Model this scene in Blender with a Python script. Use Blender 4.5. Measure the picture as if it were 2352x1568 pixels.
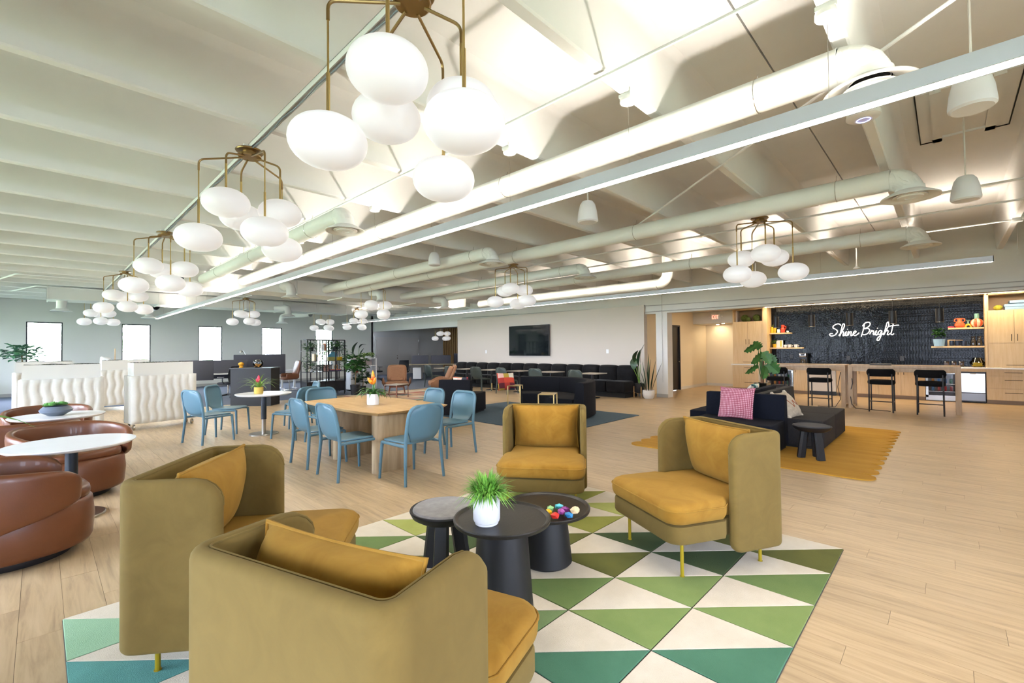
import bpy, bmesh, math, random
from mathutils import Vector, Matrix
for _o in list(bpy.data.objects): bpy.data.objects.remove(_o, do_unlink=True)
S = bpy.context.scene
COL = S.collection
# ---------------------------------------------------------------- camera
F_PX, W_PX = 1040.0, 2352.0
YAW, PITCH, ROLL = 0.80522758, 0.01659630, -0.00970204
def _camera():
    f = Vector((math.cos(PITCH)*math.sin(YAW), math.cos(PITCH)*math.cos(YAW), math.sin(PITCH)))
    r = Vector((math.cos(YAW), -math.sin(YAW), 0)); u = r.cross(f)
    c, s = math.cos(ROLL), math.sin(ROLL)
    r2, u2 = c*r + s*u, -s*r + c*u
    cam = bpy.data.cameras.new('camera'); cam.sensor_width = 36; cam.lens = F_PX/W_PX*36
    cam.clip_start = .05; cam.clip_end = 300
    o = bpy.data.objects.new('camera', cam); COL.objects.link(o)
    o.matrix_world = Matrix(((r2.x, u2.x, -f.x, 0), (r2.y, u2.y, -f.y, 0), (r2.z, u2.z, -f.z, 1.5), (0, 0, 0, 1)))
    S.camera = o
_camera()
# ---------------------------------------------------------------- sky, exposure
SKY, DOWN, UP, GLOBE, KITCH = 25.0, 20.0, 26.0, .16, 28.0
EXPOSURE = 1.4
w = bpy.data.worlds.new('sky'); S.world = w; w.use_nodes = True
_bg = w.node_tree.nodes['Background']; _bg.inputs[0].default_value = (.68, .775, 1.0, 1); _bg.inputs[1].default_value = SKY
S.view_settings.view_transform = 'Standard'; S.view_settings.look = 'None'
S.view_settings.gamma = 1; S.view_settings.use_curve_mapping = False; S.view_settings.exposure = EXPOSURE
try:
    S.cycles.sample_clamp_indirect = 4.0; S.cycles.sample_clamp_direct = 0; S.cycles.use_denoising = True
    S.cycles.max_bounces = 7; S.cycles.diffuse_bounces = 4; S.cycles.glossy_bounces = 3; S.cycles.caustics_reflective = False; S.cycles.caustics_refractive = False
except Exception: pass
def portal(loc, rot, sx, sy):
    l = bpy.data.lights.new('window_portal', 'AREA'); l.shape = 'RECTANGLE'; l.size = sx; l.size_y = sy
    l.cycles.is_portal = True
    o = bpy.data.objects.new('window_portal', l); COL.objects.link(o); o.location = loc; o.rotation_euler = rot
# ---------------------------------------------------------------- helpers
R = math.radians
PI = math.pi
rnd = random.Random(7)
class MB:
    def __init__(s): s.v = []; s.f = []
    def add(s, v, f):
        n = len(s.v); s.v += [tuple(p) for p in v]; s.f += [tuple(i+n for i in q) for q in f]; return s
    def box(s, x0, x1, y0, y1, z0, z1):
        return s.add([(x0,y0,z0),(x1,y0,z0),(x1,y1,z0),(x0,y1,z0),(x0,y0,z1),(x1,y0,z1),(x1,y1,z1),(x0,y1,z1)],
                     [(0,3,2,1),(4,5,6,7),(0,1,5,4),(1,2,6,5),(2,3,7,6),(3,0,4,7)])
    def rbox(s, x0, x1, y0, y1, z0, z1, r=.02, seg=2):
        bm = bmesh.new(); bmesh.ops.create_cube(bm, size=1)
        for v in bm.verts: v.co = ((v.co.x+.5)*(x1-x0)+x0, (v.co.y+.5)*(y1-y0)+y0, (v.co.z+.5)*(z1-z0)+z0)
        r = min(r, .49*min(x1-x0, y1-y0, z1-z0))
        bmesh.ops.bevel(bm, geom=list(bm.edges), offset=r, segments=seg, profile=.5, affect='EDGES')
        bm.verts.ensure_lookup_table()
        s.add([v.co[:] for v in bm.verts], [[v.index for v in f.verts] for f in bm.faces]); bm.free(); return s
    def cyl(s, p0, p1, r0, r1=None, n=12, cap=True):
        return s.tube([p0, p1], [r0, r0 if r1 is None else r1], n, cap)
    def tube(s, pts, r, n=8, cap=True, closed=False):
        pts = [Vector(p) for p in pts]; m = len(pts)
        rr = r if isinstance(r, (list, tuple)) else [r]*m
        t0 = (pts[1]-pts[0]).normalized()
        a = Vector((0,0,1)) if abs(t0.z) < .9 else Vector((1,0,0))
        nx = t0.cross(a).normalized(); V = []; F = []
        for i, p in enumerate(pts):
            if closed: t = (pts[(i+1)%m]-pts[i-1]).normalized()
            else: t = (pts[min(i+1,m-1)]-pts[max(i-1,0)]).normalized()
            nx = (nx - t*nx.dot(t)).normalized(); ny = t.cross(nx)
            k = 1.0
            if 0 < i < m-1:
                c = (pts[i]-pts[i-1]).normalized().dot((pts[i+1]-pts[i]).normalized()); k = 1/max(.6, math.sqrt(max(0,(1+c)/2)))
            for j in range(n):
                q = 2*PI*j/n; V.append(p + (nx*math.cos(q) + ny*math.sin(q))*rr[i]*k)
        L = m if closed else m-1
        for i in range(L):
            i2 = (i+1) % m
            for j in range(n): F.append((i*n+j, i*n+(j+1)%n, i2*n+(j+1)%n, i2*n+j))
        if cap and not closed: F.append(tuple(range(n))[::-1]); F.append(tuple((m-1)*n+j for j in range(n)))
        return s.add(V, F)
    def lathe(s, prof, n=24, c=(0,0,0), cap=True):
        V = []; F = []
        for r, z in prof:
            for j in range(n): q = 2*PI*j/n; V.append((c[0]+r*math.cos(q), c[1]+r*math.sin(q), c[2]+z))
        for i in range(len(prof)-1):
            for j in range(n): F.append((i*n+j, i*n+(j+1)%n, (i+1)*n+(j+1)%n, (i+1)*n+j))
        if cap:
            if prof[0][0] > 1e-5: F.append(tuple(range(n))[::-1])
            if prof[-1][0] > 1e-5: F.append(tuple((len(prof)-1)*n+j for j in range(n)))
        return s.add(V, F)
    def prism(s, poly, z0, z1):
        n = len(poly)
        return s.add([(x,y,z0) for x,y in poly]+[(x,y,z1) for x,y in poly],
                     [tuple(range(n))[::-1], tuple(range(n,2*n))]+[(i,(i+1)%n,n+(i+1)%n,n+i) for i in range(n)])
    def grid(s, fn, nu, nv, cu=False):
        V = [fn(i/nu, j/nv) for i in range(nu if cu else nu+1) for j in range(nv+1)]; F = []; m = nv+1; L = nu if cu else nu+1
        for i in range(nu):
            for j in range(nv): F.append((i*m+j, ((i+1)%L)*m+j, ((i+1)%L)*m+j+1, i*m+j+1))
        return s.add(V, F)
    def superq(s, c, a, b, h, e1=.35, e2=.3, nu=28, nv=14, M=None):
        sg = lambda x, e: math.copysign(abs(x)**e, x)
        def fn(u, v):
            q = 2*PI*u; p = -PI/2+PI*v
            P = Vector((a*sg(math.cos(p),e1)*sg(math.cos(q),e2), b*sg(math.cos(p),e1)*sg(math.sin(q),e2), h*sg(math.sin(p),e1)))
            if M: P = M @ P
            return (P.x+c[0], P.y+c[1], P.z+c[2])
        return s.grid(fn, nu, nv, True)
    def pillow(s, w, h, t, n=14, M=None, pinch=.10):
        def side(sgn):
            def fn(u, v):
                x, y = 2*u-1, 2*v-1
                k = (1-abs(x)**2.6)*(1-abs(y)**2.6)
                sx = 1-pinch*(1-abs(y)**2)*abs(x)**6; sy = 1-pinch*(1-abs(x)**2)*abs(y)**6
                P = Vector((x*w/2*sx, y*h/2*sy, sgn*t/2*max(k,0)**.55))
                return tuple(M @ P) if M else tuple(P)
            return fn
        s.grid(side(1), n, n); m = len(s.f); s.grid(side(-1), n, n)
        for i in range(m, len(s.f)): s.f[i] = s.f[i][::-1]
        return s
    def xf(s, M, start=0):
        for i in range(start, len(s.v)): s.v[i] = tuple(M @ Vector(s.v[i]))
        return s
    def mesh(s, name, smooth=35):
        me = bpy.data.meshes.new(name); me.from_pydata(s.v, [], s.f); me.validate()
        if smooth:
            me.shade_smooth()
            try: me.set_sharp_from_angle(angle=R(smooth))
            except Exception: pass
        return me
def obj(name, mb, m, parent=None, loc=(0,0,0), rot=(0,0,0), smooth=35):
    me = mb.mesh(name, smooth) if isinstance(mb, MB) else mb
    o = bpy.data.objects.new(name, me); COL.objects.link(o); o.location = loc; o.rotation_euler = rot
    if m is not None and not me.materials: me.materials.append(m)
    if parent: o.parent = parent
    return o
def tag(o, label=None, cat=None, group=None, kind=None):
    if label: o['label'] = label
    if cat: o['category'] = cat
    if group: o['group'] = group
    if kind: o['kind'] = kind
    return o
def thing(name, label, cat, loc=(0,0,0), rz=0, group=None):
    o = bpy.data.objects.new(name, None); COL.objects.link(o); o.location = loc; o.rotation_euler = (0,0,rz); o.empty_display_size = .1
    return tag(o, label, cat, group)
def struct(name, mb, m, parent=None, smooth=0):
    o = obj(name, mb, m, parent, smooth=smooth)
    if not parent: o['kind'] = 'structure'
    return o
def dup(root, loc, rz=None, label=None, group=None, mats=None):
    def rec(o, par):
        c = o.copy(); COL.objects.link(c); c.parent = par
        if mats and c.type == 'MESH' and c.data.materials and c.data.materials[0] in mats:
            k = (c.data.name, 'alt')
            if k not in _alt:
                d = c.data.copy(); d.materials[0] = mats[c.data.materials[0]]; _alt[k] = d
            c.data = _alt[k]
        for ch in kids.get(o.name, []): rec(ch, c)
        return c
    kids = {}
    def walk(o):
        kids[o.name] = list(o.children)
        for ch in o.children: walk(ch)
    bpy.context.view_layer.update(); walk(root)
    r = rec(root, None); r.location = loc
    if rz is not None: r.rotation_euler = (0,0,rz)
    if label: r['label'] = label
    if group: r['group'] = group
    return r
_alt = {}
def rotz(a, x, y): return (x*math.cos(a)-y*math.sin(a), x*math.sin(a)+y*math.cos(a))
def arc(c, r, a0, a1, n, z=None):
    out = []
    for i in range(n+1):
        a = R(a0+(a1-a0)*i/n); p = (c[0]+r*math.cos(a), c[1]+r*math.sin(a)); out.append(p if z is None else (*p, z))
    return out
def rrect(x0, x1, y0, y1, r, n=5):
    return arc((x1-r,y0+r),r,-90,0,n)+arc((x1-r,y1-r),r,0,90,n)+arc((x0+r,y1-r),r,90,180,n)+arc((x0+r,y0+r),r,180,270,n)
def bend(pts, r, n=4):
    P = [Vector(p) for p in pts]; out = [P[0]]
    for i in range(1, len(P)-1):
        a = (P[i-1]-P[i]); b = (P[i+1]-P[i]); q = min(r, a.length*.45, b.length*.45)
        p0 = P[i]+a.normalized()*q; p1 = P[i]+b.normalized()*q
        for k in range(n+1):
            t = k/n; out.append(p0*(1-t)**2 + P[i]*2*t*(1-t) + p1*t*t)
    out.append(P[-1]); return out
# ---------------------------------------------------------------- materials
def lin(h):
    c = [int(h[i:i+2],16)/255 for i in (0,2,4)]
    return tuple(x/12.92 if x <= .04045 else ((x+.055)/1.055)**2.4 for x in c)
MATS = {}
def mat(name, col, rough=.6, metal=0, noise=0, nscale=8, bump=0, bscale=60, sheen=0, stretch=None, col2=None, coat=0, emit=None, es=0, trans=0, ior=1.45, alpha=1, spec=.5, objrand=0, coords='Object'):
    if name in MATS: return MATS[name]
    if isinstance(col, str): col = lin(col)
    if isinstance(col2, str): col2 = lin(col2)
    m = bpy.data.materials.new(name); m.use_nodes = True; nt = m.node_tree; b = nt.nodes['Principled BSDF']; N = nt.nodes.new; L = nt.links.new
    b.inputs['Base Color'].default_value = (*col, 1); b.inputs['Roughness'].default_value = rough; b.inputs['Metallic'].default_value = metal
    b.inputs['Specular IOR Level'].default_value = spec; b.inputs['Coat Weight'].default_value = coat; b.inputs['IOR'].default_value = ior
    b.inputs['Transmission Weight'].default_value = trans; b.inputs['Alpha'].default_value = alpha
    if sheen: b.inputs['Sheen Weight'].default_value = sheen; b.inputs['Sheen Roughness'].default_value = .35
    if emit: b.inputs['Emission Color'].default_value = (*(lin(emit) if isinstance(emit, str) else emit), 1); b.inputs['Emission Strength'].default_value = es
    vec = None
    if noise or bump:
        tc = N('ShaderNodeTexCoord'); vec = tc.outputs[coords]
        if stretch:
            mp = N('ShaderNodeMapping'); mp.inputs['Scale'].default_value = stretch; L(vec, mp.inputs['Vector']); vec = mp.outputs[0]
    last = None
    if noise:
        n = N('ShaderNodeTexNoise'); n.inputs['Scale'].default_value = nscale; n.inputs['Detail'].default_value = 4; n.inputs['Roughness'].default_value = .6; L(vec, n.inputs['Vector'])
        mx = N('ShaderNodeMix'); mx.data_type = 'RGBA'
        c2 = col2 if col2 else tuple(x*(1-noise) for x in col)
        mx.inputs[6].default_value = (*col, 1); mx.inputs[7].default_value = (*c2, 1)
        mr = N('ShaderNodeMapRange'); mr.inputs[1].default_value = .35; mr.inputs[2].default_value = .65; L(n.outputs['Fac'], mr.inputs[0]); L(mr.outputs[0], mx.inputs[0])
        last = mx.outputs[2]
    if objrand:
        oi = N('ShaderNodeObjectInfo'); hs = N('ShaderNodeHueSaturation'); mr = N('ShaderNodeMapRange')
        mr.inputs[3].default_value = 1-objrand; mr.inputs[4].default_value = 1+objrand; L(oi.outputs['Random'], mr.inputs[0]); L(mr.outputs[0], hs.inputs['Value'])
        if last: L(last, hs.inputs['Color'])
        else: hs.inputs['Color'].default_value = (*col, 1)
        last = hs.outputs[0]
    if last: L(last, b.inputs['Base Color'])
    if bump:
        n = N('ShaderNodeTexNoise'); n.inputs['Scale'].default_value = bscale; n.inputs['Detail'].default_value = 3; L(vec, n.inputs['Vector'])
        bp = N('ShaderNodeBump'); bp.inputs['Strength'].default_value = bump; bp.inputs['Distance'].default_value = .01; L(n.outputs['Fac'], bp.inputs['Height']); L(bp.outputs[0], b.inputs['Normal'])
    MATS[name] = m; return m
def emis(name, col, s):
    if name in MATS: return MATS[name]
    m = bpy.data.materials.new(name); m.use_nodes = True; nt = m.node_tree; nt.nodes.clear()
    e = nt.nodes.new('ShaderNodeEmission'); o = nt.nodes.new('ShaderNodeOutputMaterial'); e.inputs[0].default_value = (*col, 1); e.inputs[1].default_value = s
    nt.links.new(e.outputs[0], o.inputs[0]); MATS[name] = m; return m
def glass(name, col=(1,1,1), rough=0.0):
    # thin pane: mostly clear with a fresnel reflection
    if name in MATS: return MATS[name]
    m = bpy.data.materials.new(name); m.use_nodes = True; nt = m.node_tree; nt.nodes.clear(); N = nt.nodes.new; L = nt.links.new
    t = N('ShaderNodeBsdfTransparent'); g = N('ShaderNodeBsdfGlossy'); mx = N('ShaderNodeMixShader'); fr = N('ShaderNodeFresnel'); o = N('ShaderNodeOutputMaterial')
    t.inputs[0].default_value = (*col,1); g.inputs['Roughness'].default_value = rough; fr.inputs[0].default_value = 1.45
    L(fr.outputs[0], mx.inputs[0]); L(t.outputs[0], mx.inputs[1]); L(g.outputs[0], mx.inputs[2]); L(mx.outputs[0], o.inputs[0]); MATS[name] = m; return m
# ---------------------------------------------------------------- materials shared
PAINT = mat('warm_white_paint', (.70,.685,.645), .75, bump=.04, bscale=90, noise=.04, nscale=1.2)
PAINTG = mat('sage_white_paint', (.72,.71,.655), .85, bump=.03, bscale=90)
HALLP = mat('cream_paint', (.80,.70,.52), .75, bump=.03, bscale=90)
CEIL = mat('ceiling_paint', (.78,.775,.765), .9, bump=.02, bscale=60, noise=.03, nscale=2, spec=.2)
DARK = mat('dark_void', (.012,.012,.012), .9)
WHITE = mat('white_enamel', (.80,.80,.79), .4)
DUCTM = mat('duct_white', (.78,.78,.75), .55, spec=.3)
BLACKM = mat('black_metal', (.012,.012,.014), .42)
BRASS = mat('aged_brass', (.30,.20,.085), .32, metal=1)
GOLDM = mat('gold_metal', (.72,.52,.22), .3, metal=1)
CHROME = mat('chrome', (.62,.61,.58), .15, metal=1)
BASEB = mat('baseboard_grey', (.40,.385,.36), .7)
# ---------------------------------------------------------------- floor
def floor_mat(name, rand):
    m = bpy.data.materials.new(name); m.use_nodes = True; nt = m.node_tree; b = nt.nodes['Principled BSDF']; N = nt.nodes.new; L = nt.links.new
    geo = N('ShaderNodeNewGeometry'); oi = N('ShaderNodeObjectInfo'); r = oi.outputs['Random'] if rand == 'obj' else geo.outputs['Random Per Island']
    tc = N('ShaderNodeNewGeometry'); add = N('ShaderNodeVectorMath'); add.operation = 'ADD'
    cx = N('ShaderNodeCombineXYZ'); ml = N('ShaderNodeMath'); ml.operation = 'MULTIPLY'; ml.inputs[1].default_value = 37; L(r, ml.inputs[0]); L(ml.outputs[0], cx.inputs[0]); L(ml.outputs[0], cx.inputs[1])
    L(tc.outputs['Position'], add.inputs[0]); L(cx.outputs[0], add.inputs[1])
    mp = N('ShaderNodeMapping'); mp.inputs['Scale'].default_value = (14, 1.1, 1); L(add.outputs[0], mp.inputs['Vector'])
    n1 = N('ShaderNodeTexNoise'); n1.inputs['Scale'].default_value = 1.6; n1.inputs['Detail'].default_value = 6; n1.inputs['Roughness'].default_value = .62; n1.inputs['Distortion'].default_value = .6; L(mp.outputs[0], n1.inputs['Vector'])
    cr = N('ShaderNodeValToRGB'); e = cr.color_ramp.elements
    e[0].position = .30; e[0].color = (*lin('9c8260'), 1); e[1].position = .72; e[1].color = (*lin('c2a780'), 1)
    k = e.new(.5); k.color = (*lin('b49971'), 1); L(n1.outputs['Fac'], cr.inputs[0])
    # knots
    n2 = N('ShaderNodeTexNoise'); n2.inputs['Scale'].default_value = 1.0; n2.inputs['Detail'].default_value = 3
    mp2 = N('ShaderNodeMapping'); mp2.inputs['Scale'].default_value = (6, 2.0, 1); L(add.outputs[0], mp2.inputs['Vector']); L(mp2.outputs[0], n2.inputs['Vector'])
    mr2 = N('ShaderNodeMapRange'); mr2.inputs[1].default_value = .66; mr2.inputs[2].default_value = .8; mr2.inputs[3].default_value = 1; mr2.inputs[4].default_value = .62; L(n2.outputs['Fac'], mr2.inputs[0])
    mr = N('ShaderNodeMapRange'); mr.inputs[3].default_value = .94; mr.inputs[4].default_value = 1.06; L(r, mr.inputs[0])
    mm = N('ShaderNodeMath'); mm.operation = 'MULTIPLY'; L(mr.outputs[0], mm.inputs[0]); L(mr2.outputs[0], mm.inputs[1])
    hs = N('ShaderNodeHueSaturation'); hs.inputs['Saturation'].default_value = .92; L(mm.outputs[0], hs.inputs['Value']); L(cr.outputs[0], hs.inputs['Color']); L(hs.outputs[0], b.inputs['Base Color'])
    b.inputs['Roughness'].default_value = .36; b.inputs['Specular IOR Level'].default_value = .5
    bp = N('ShaderNodeBump'); bp.inputs['Strength'].default_value = .08; bp.inputs['Distance'].default_value = .002; L(n1.outputs['Fac'], bp.inputs['Height']); L(bp.outputs[0], b.inputs['Normal'])
    return m
FX0, FX1, FY0, FY1 = -3.5, 18.3, -5.0, 23.39
floor = struct('floor', MB().box(FX0, FX1, FY0, FY1, -.12, -.004), mat('floor_joint', (.10,.075,.05), .9))
PW, PL = .18, 1.22
_pk = MB().box(.0008, PW-.0008, .0008, PL-.0008, -.004, 0).mesh('plank', 0); _pk.materials.append(floor_mat('oak_vinyl_plank', 'obj'))
_cells = []
for i in range(int((FX1-FX0)/PW)):
    x = FX0+i*PW; off = (i*.37*PL) % PL
    k = -1
    while FY0-off+(k+1)*PL < FY1:
        k += 1; y = FY0-off+k*PL
        _cells.append((x, y))
def _vis(x, y):
    cx, cy = x+PW/2, y+PL/2
    d = cx*math.sin(YAW)+cy*math.cos(YAW); s = cx*math.cos(YAW)-cy*math.sin(YAW)
    if d < .9: return 99
    px = 1176+1040*s/d; py = 784+1040*1.5/d
    if px < -60 or px > 2420 or py > 1700: return 90+d
    return d
_cells.sort(key=lambda c: _vis(*c))
_rest = MB()
for i, (x, y) in enumerate(_cells):
    y0, y1 = max(y, FY0), min(y+PL, FY1)
    if i < 290 and y0 == y and y1 == y+PL:
        obj('plank', _pk, None, floor, loc=(x, y, 0))
    else: _rest.box(x+.0008, x+PW-.0008, y0+.0008, y1-.0008, -.004, 0)
_r = obj('planks', _rest, floor_mat('oak_vinyl_planks', 'isl'), floor, smooth=0); _r['kind'] = 'stuff'
CARPET = mat('blue_grey_carpet', (.105,.125,.17), .95, noise=.35, nscale=60, bump=.4, bscale=400)
struct('floor_carpet', MB().box(2.6, 18.2, 14.7, 23.38, .0005, .006).box(-3.4, 2.6, 16.8, 23.38, .0005, .006), CARPET)
# ---------------------------------------------------------------- walls
ZB, ZS = 3.36, 3.90         # underside of the tee stems, underside of the slab
def wall_y(name, y0, y1, x0, x1, z1, holes, m):   # wall along x with rectangular holes (xa,xb,za,zb)
    b = MB(); xs = x0
    for xa, xb, za, zb in sorted(holes):
        b.box(xs, xa, y0, y1, 0, z1); b.box(xa, xb, y0, y1, 0, za); b.box(xa, xb, y0, y1, zb, z1); xs = xb
    b.box(xs, x1, y0, y1, 0, z1); return struct(name, b, m)
def wall_x(name, x0, x1, y0, y1, z1, holes, m):
    b = MB(); ys = y0
    for ya, yb, za, zb in sorted(holes):
        b.box(x0, x1, ys, ya, 0, z1); b.box(x0, x1, ya, yb, 0, za); b.box(x0, x1, ya, yb, zb, z1); ys = yb
    b.box(x0, x1, ys, y1, 0, z1); return struct(name, b, m)
YW = 23.39
WIN = [(-2.70,-1.80), (-.37,.55), (2.20,3.10), (4.73,5.63), (7.25,8.15), (9.79,10.69)]
wall_y('wall_far', YW, YW+.22, -3.7, 13.0, 4.0, [(a,b,.745,2.635) for a,b in WIN], PAINTG)
LWIN = [(-1.6,.2), (3.3,4.4), (4.8,7.0), (7.8,10.0), (10.8,13.0), (13.8,16.0), (16.8,19.0), (19.8,22.6)]  # unseen side windows; first and last added for more daylight
wall_x('wall_left', -3.72, -3.5, -5.2, YW, 4.0, [(a,b,.55,2.75) for a,b in LWIN], PAINTG)
ADDED_RWIN = [(-2.6,-1.6),(.2,1.2),(3.0,4.0)]  # rear windows added behind the viewpoint to brighten the near side
wall_y('wall_rear', -5.2, -5.0, -3.72, 18.5, 4.0, [(a,b,.745,2.635) for a,b in ADDED_RWIN], PAINT)
GLASS = glass('window_glass')
FRAME = mat('black_window_frame', (.008,.012,.014), .4)
wn = 0
for a, b in WIN:
    wn += 1; f = MB(); t = .035
    y0, y1 = YW+.05, YW+.10
    for q in ((a,b,.745,.745+t),(a,b,2.635-t,2.635),(a,a+t,.745,2.635),(b-t,b,.745,2.635)): f.box(q[0],q[1],y0,y1,q[2],q[3])
    o = struct('window_%d' % wn, f, FRAME); obj('pane', MB().box(a+t,b-t,YW+.07,YW+.076,.745+t,2.635-t), GLASS, o, smooth=0)
    obj('window_sill', MB().box(a,b,YW-.01,YW+.05,.735,.746), PAINTG, o, smooth=0)
    portal(((a+b)/2, YW+.2, 1.69), (R(-90),0,0), b-a, 1.89)
for a, b in LWIN:
    wn += 1; f = MB(); t = .05
    for q in ((a,b,.55,.55+t),(a,b,2.75-t,2.75),(a,a+t,.55,2.75),(b-t,b,.55,2.75),((a+b)/2-.025,(a+b)/2+.025,.55,2.75)): f.box(-3.66,-3.60,q[0],q[1],q[2],q[3])
    o = struct('window_%d' % wn, f, FRAME); obj('pane', MB().box(-3.64,-3.634,a+t,b-t,.6,2.7), GLASS, o, smooth=0)
    portal((-3.7, (a+b)/2, 1.65), (0,R(-90),0), 2.2, b-a)
for a, b in ADDED_RWIN:
    wn += 1; f = MB(); t = .05
    for q in ((a,b,.745,.745+t),(a,b,2.635-t,2.635),(a,a+t,.745,2.635),(b-t,b,.745,2.635)): f.box(q[0],q[1],-5.14,-5.08,q[2],q[3])
    o = struct('window_%d' % wn, f, FRAME); obj('pane', MB().box(a+t,b-t,-5.12,-5.114,.79,2.59), GLASS, o, smooth=0)
    portal(((a+b)/2, -5.18, 1.7), (R(90),0,0), b-a, 1.89)
# right side: header beam, television wall, column, hall and kitchen shell
struct('wall_header', MB().box(13.0, 13.32, -5.0, YW, 2.54, 4.0), PAINT)
struct('wall_television', MB().box(12.9, 13.1, 6.74, 15.77, 0, 2.82), mat('beige_wall_paint', (.56,.50,.43), .8))
struct('wall_column', MB().box(13.0, 13.34, 6.04, 6.40, 0, 2.54), PAINT)
door_wall = struct('wall_hall', MB().box(13.1, 14.8, 6.86, 6.98, 0, 2.9).box(15.73, 18.4, 6.86, 6.98, 0, 2.9).box(14.8, 15.73, 6.86, 6.98, 2.28, 2.9), HALLP)
struct('wall_hall_end', MB().box(18.2, 18.4, 4.0, 6.9, 0, 2.9), HALLP)
struct('wall_kitchen', MB().box(17.24, 17.4, -5.0, 5.40, 0, 2.9), PAINT)
struct('wall_kitchen_side', MB().box(17.2, 18.3, 5.36, 5.46, 0, 2.9), HALLP)
struct('ceiling_kitchen', MB().box(13.32, 18.4, -5.0, 6.9, 2.80, 2.9), PAINT)
struct('ceiling_hall', MB().box(16.95, 18.3, 5.30, 6.9, 2.36, 2.79), PAINT)
d7 = struct('door_1', MB().box(14.84, 15.69, 6.88, 6.93, 0.01, 2.24), BLACKM)
obj('door_frame', MB().box(14.80,14.85,6.83,6.98,0,2.28).box(15.68,15.73,6.83,6.98,0,2.28).box(14.8,15.73,6.83,6.98,2.23,2.28), BLACKM, d7, smooth=0)
obj('door_handle', MB().cyl((15.61,6.88,1.0),(15.61,6.82,1.0),.02).cyl((15.61,6.82,1.0),(15.49,6.82,1.0),.01), CHROME, d7)
# far office room behind the opening
struct('wall_office', MB().box(19.2, 19.4, 13.0, 25.2, 0, 3.0), PAINT)
struct('wall_office_far', MB().box(13.0, 19.4, 25.0, 25.2, 0, 3.0), PAINT)
struct('wall_office_near', MB().box(13.1, 19.4, 12.9, 13.1, 0, 3.0), PAINT)
struct('floor_office', MB().box(13.0, 19.3, 13.1, 25.1, -.1, .004), CARPET)
struct('ceiling_office', MB().box(13.3, 19.4, 12.9, 25.2, 2.95, 3.05), PAINT)
struct('wall_end', MB().box(12.9, 13.0, YW, 25.1, 0, 4.0), PAINT)
dd = struct('door_2', MB().box(14.0,17.2,24.97,25.0,0,2.36), PAINT)
for x0, x1 in ((14.07,15.6),(15.62,17.13)): obj('door_leaf', MB().box(x0,x1,24.955,24.972,.01,2.29), mat('door_paint',(.72,.68,.62),.5), dd, smooth=0)
obj('door_handle', MB().cyl((15.52,24.96,1.0),(15.52,24.90,1.0),.03).cyl((15.52,24.96,1.15),(15.52,24.92,1.15),.025), CHROME, dd)
for z in (.25,1.2,2.1):
    for x in (14.07,17.13): obj('hinge', MB().cyl((x,24.95,z-.06),(x,24.95,z+.06),.015), CHROME, dd)
SLAT = mat('walnut_slat', lin('9c7748'), .5, noise=.2, nscale=4, stretch=(4,4,.4))
sw = struct('wall_slats', MB().box(19.15,19.2,18.0,25.0,0,2.95), mat('slat_backing',(.05,.04,.03),.9))
for i in range(34): obj('slat', MB().box(19.10,19.15,18.2+.2*i,18.32+.2*i,0,2.94), SLAT, sw, smooth=0)
for n, q in enumerate((((12.885,12.9),(6.74,15.77)), ((12.985,13.0),(6.04,6.4)))):
    struct('baseboard_%s' % ('television','column')[n], MB().box(*q[0], *q[1], 0, .1), BASEB)
struct('baseboard_far', MB().box(-3.5, 12.9, YW-.015, YW, 0, .12), BASEB)
struct('baseboard_hall', MB().box(15.75, 18.2, 6.845, 6.86, 0, .1).box(18.185,18.2,5.4,6.86,0,.1), PAINT)
# ---------------------------------------------------------------- concrete double-tee ceiling
ceiling = struct('ceiling', MB().box(-3.7, 13.0, -5.2, YW+.2, 4.02, 4.15), DARK)
y = 1.05-2.438*3
while y < YW:
    y0, y1 = max(y+.007, -5.0), min(y+2.431, YW)
    obj('slab_panel', MB().box(-3.5, 13.0, y0, y1, ZS, 4.02), CEIL, ceiling, smooth=0); y += 2.438
k = -8
while True:
    yc = 4.10+1.219*k; k += 1
    if yc < -4.9: continue
    if yc > YW-.1: break
    n = 4; prof = [(-.045,ZB+.012),(-.033,ZB),(.033,ZB),(.045,ZB+.012),(.075,ZS-.07),(.095,ZS-.025),(.14,ZS),(-.14,ZS),(-.095,ZS-.025),(-.075,ZS-.07)]
    b = MB(); m = len(prof)
    b.add([(x, yc+p, z) for x in (-3.5, 13.0) for p, z in prof], [tuple(range(m)), tuple(range(m,2*m))[::-1]]+[(i,m+i,m+(i+1)%m,(i+1)%m) for i in range(m)])
    obj('tee_stem', b, CEIL, ceiling, smooth=40)
# access hatch in the slab, rounded coffers near the kitchen beam
hb = MB().box(5.8,7.22,-.52,.18,ZS-.02,ZS); hatch = thing('ceiling_hatch','beige rectangular access panel with dark joints in ceiling above the speaker','panel',(0,0,0))
obj('panel', hb, CEIL, hatch, smooth=0)
obj('frame', MB().box(5.8,7.22,-.53,-.52,ZS-.03,ZS).box(5.8,7.22,.18,.19,ZS-.03,ZS).box(7.22,7.23,-.53,.19,ZS-.03,ZS), DARK, hatch, smooth=0)
obj('rail', MB().box(5.8,7.22,-.42,-.34,ZS-.045,ZS-.02), CEIL, hatch, smooth=0); obj('rail', MB().box(5.8,7.22,0.0,.08,ZS-.045,ZS-.02), CEIL, hatch, smooth=0); obj('rail', MB().box(7.1,7.22,-.42,.08,ZS-.045,ZS-.02), CEIL, hatch, smooth=0)
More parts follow.
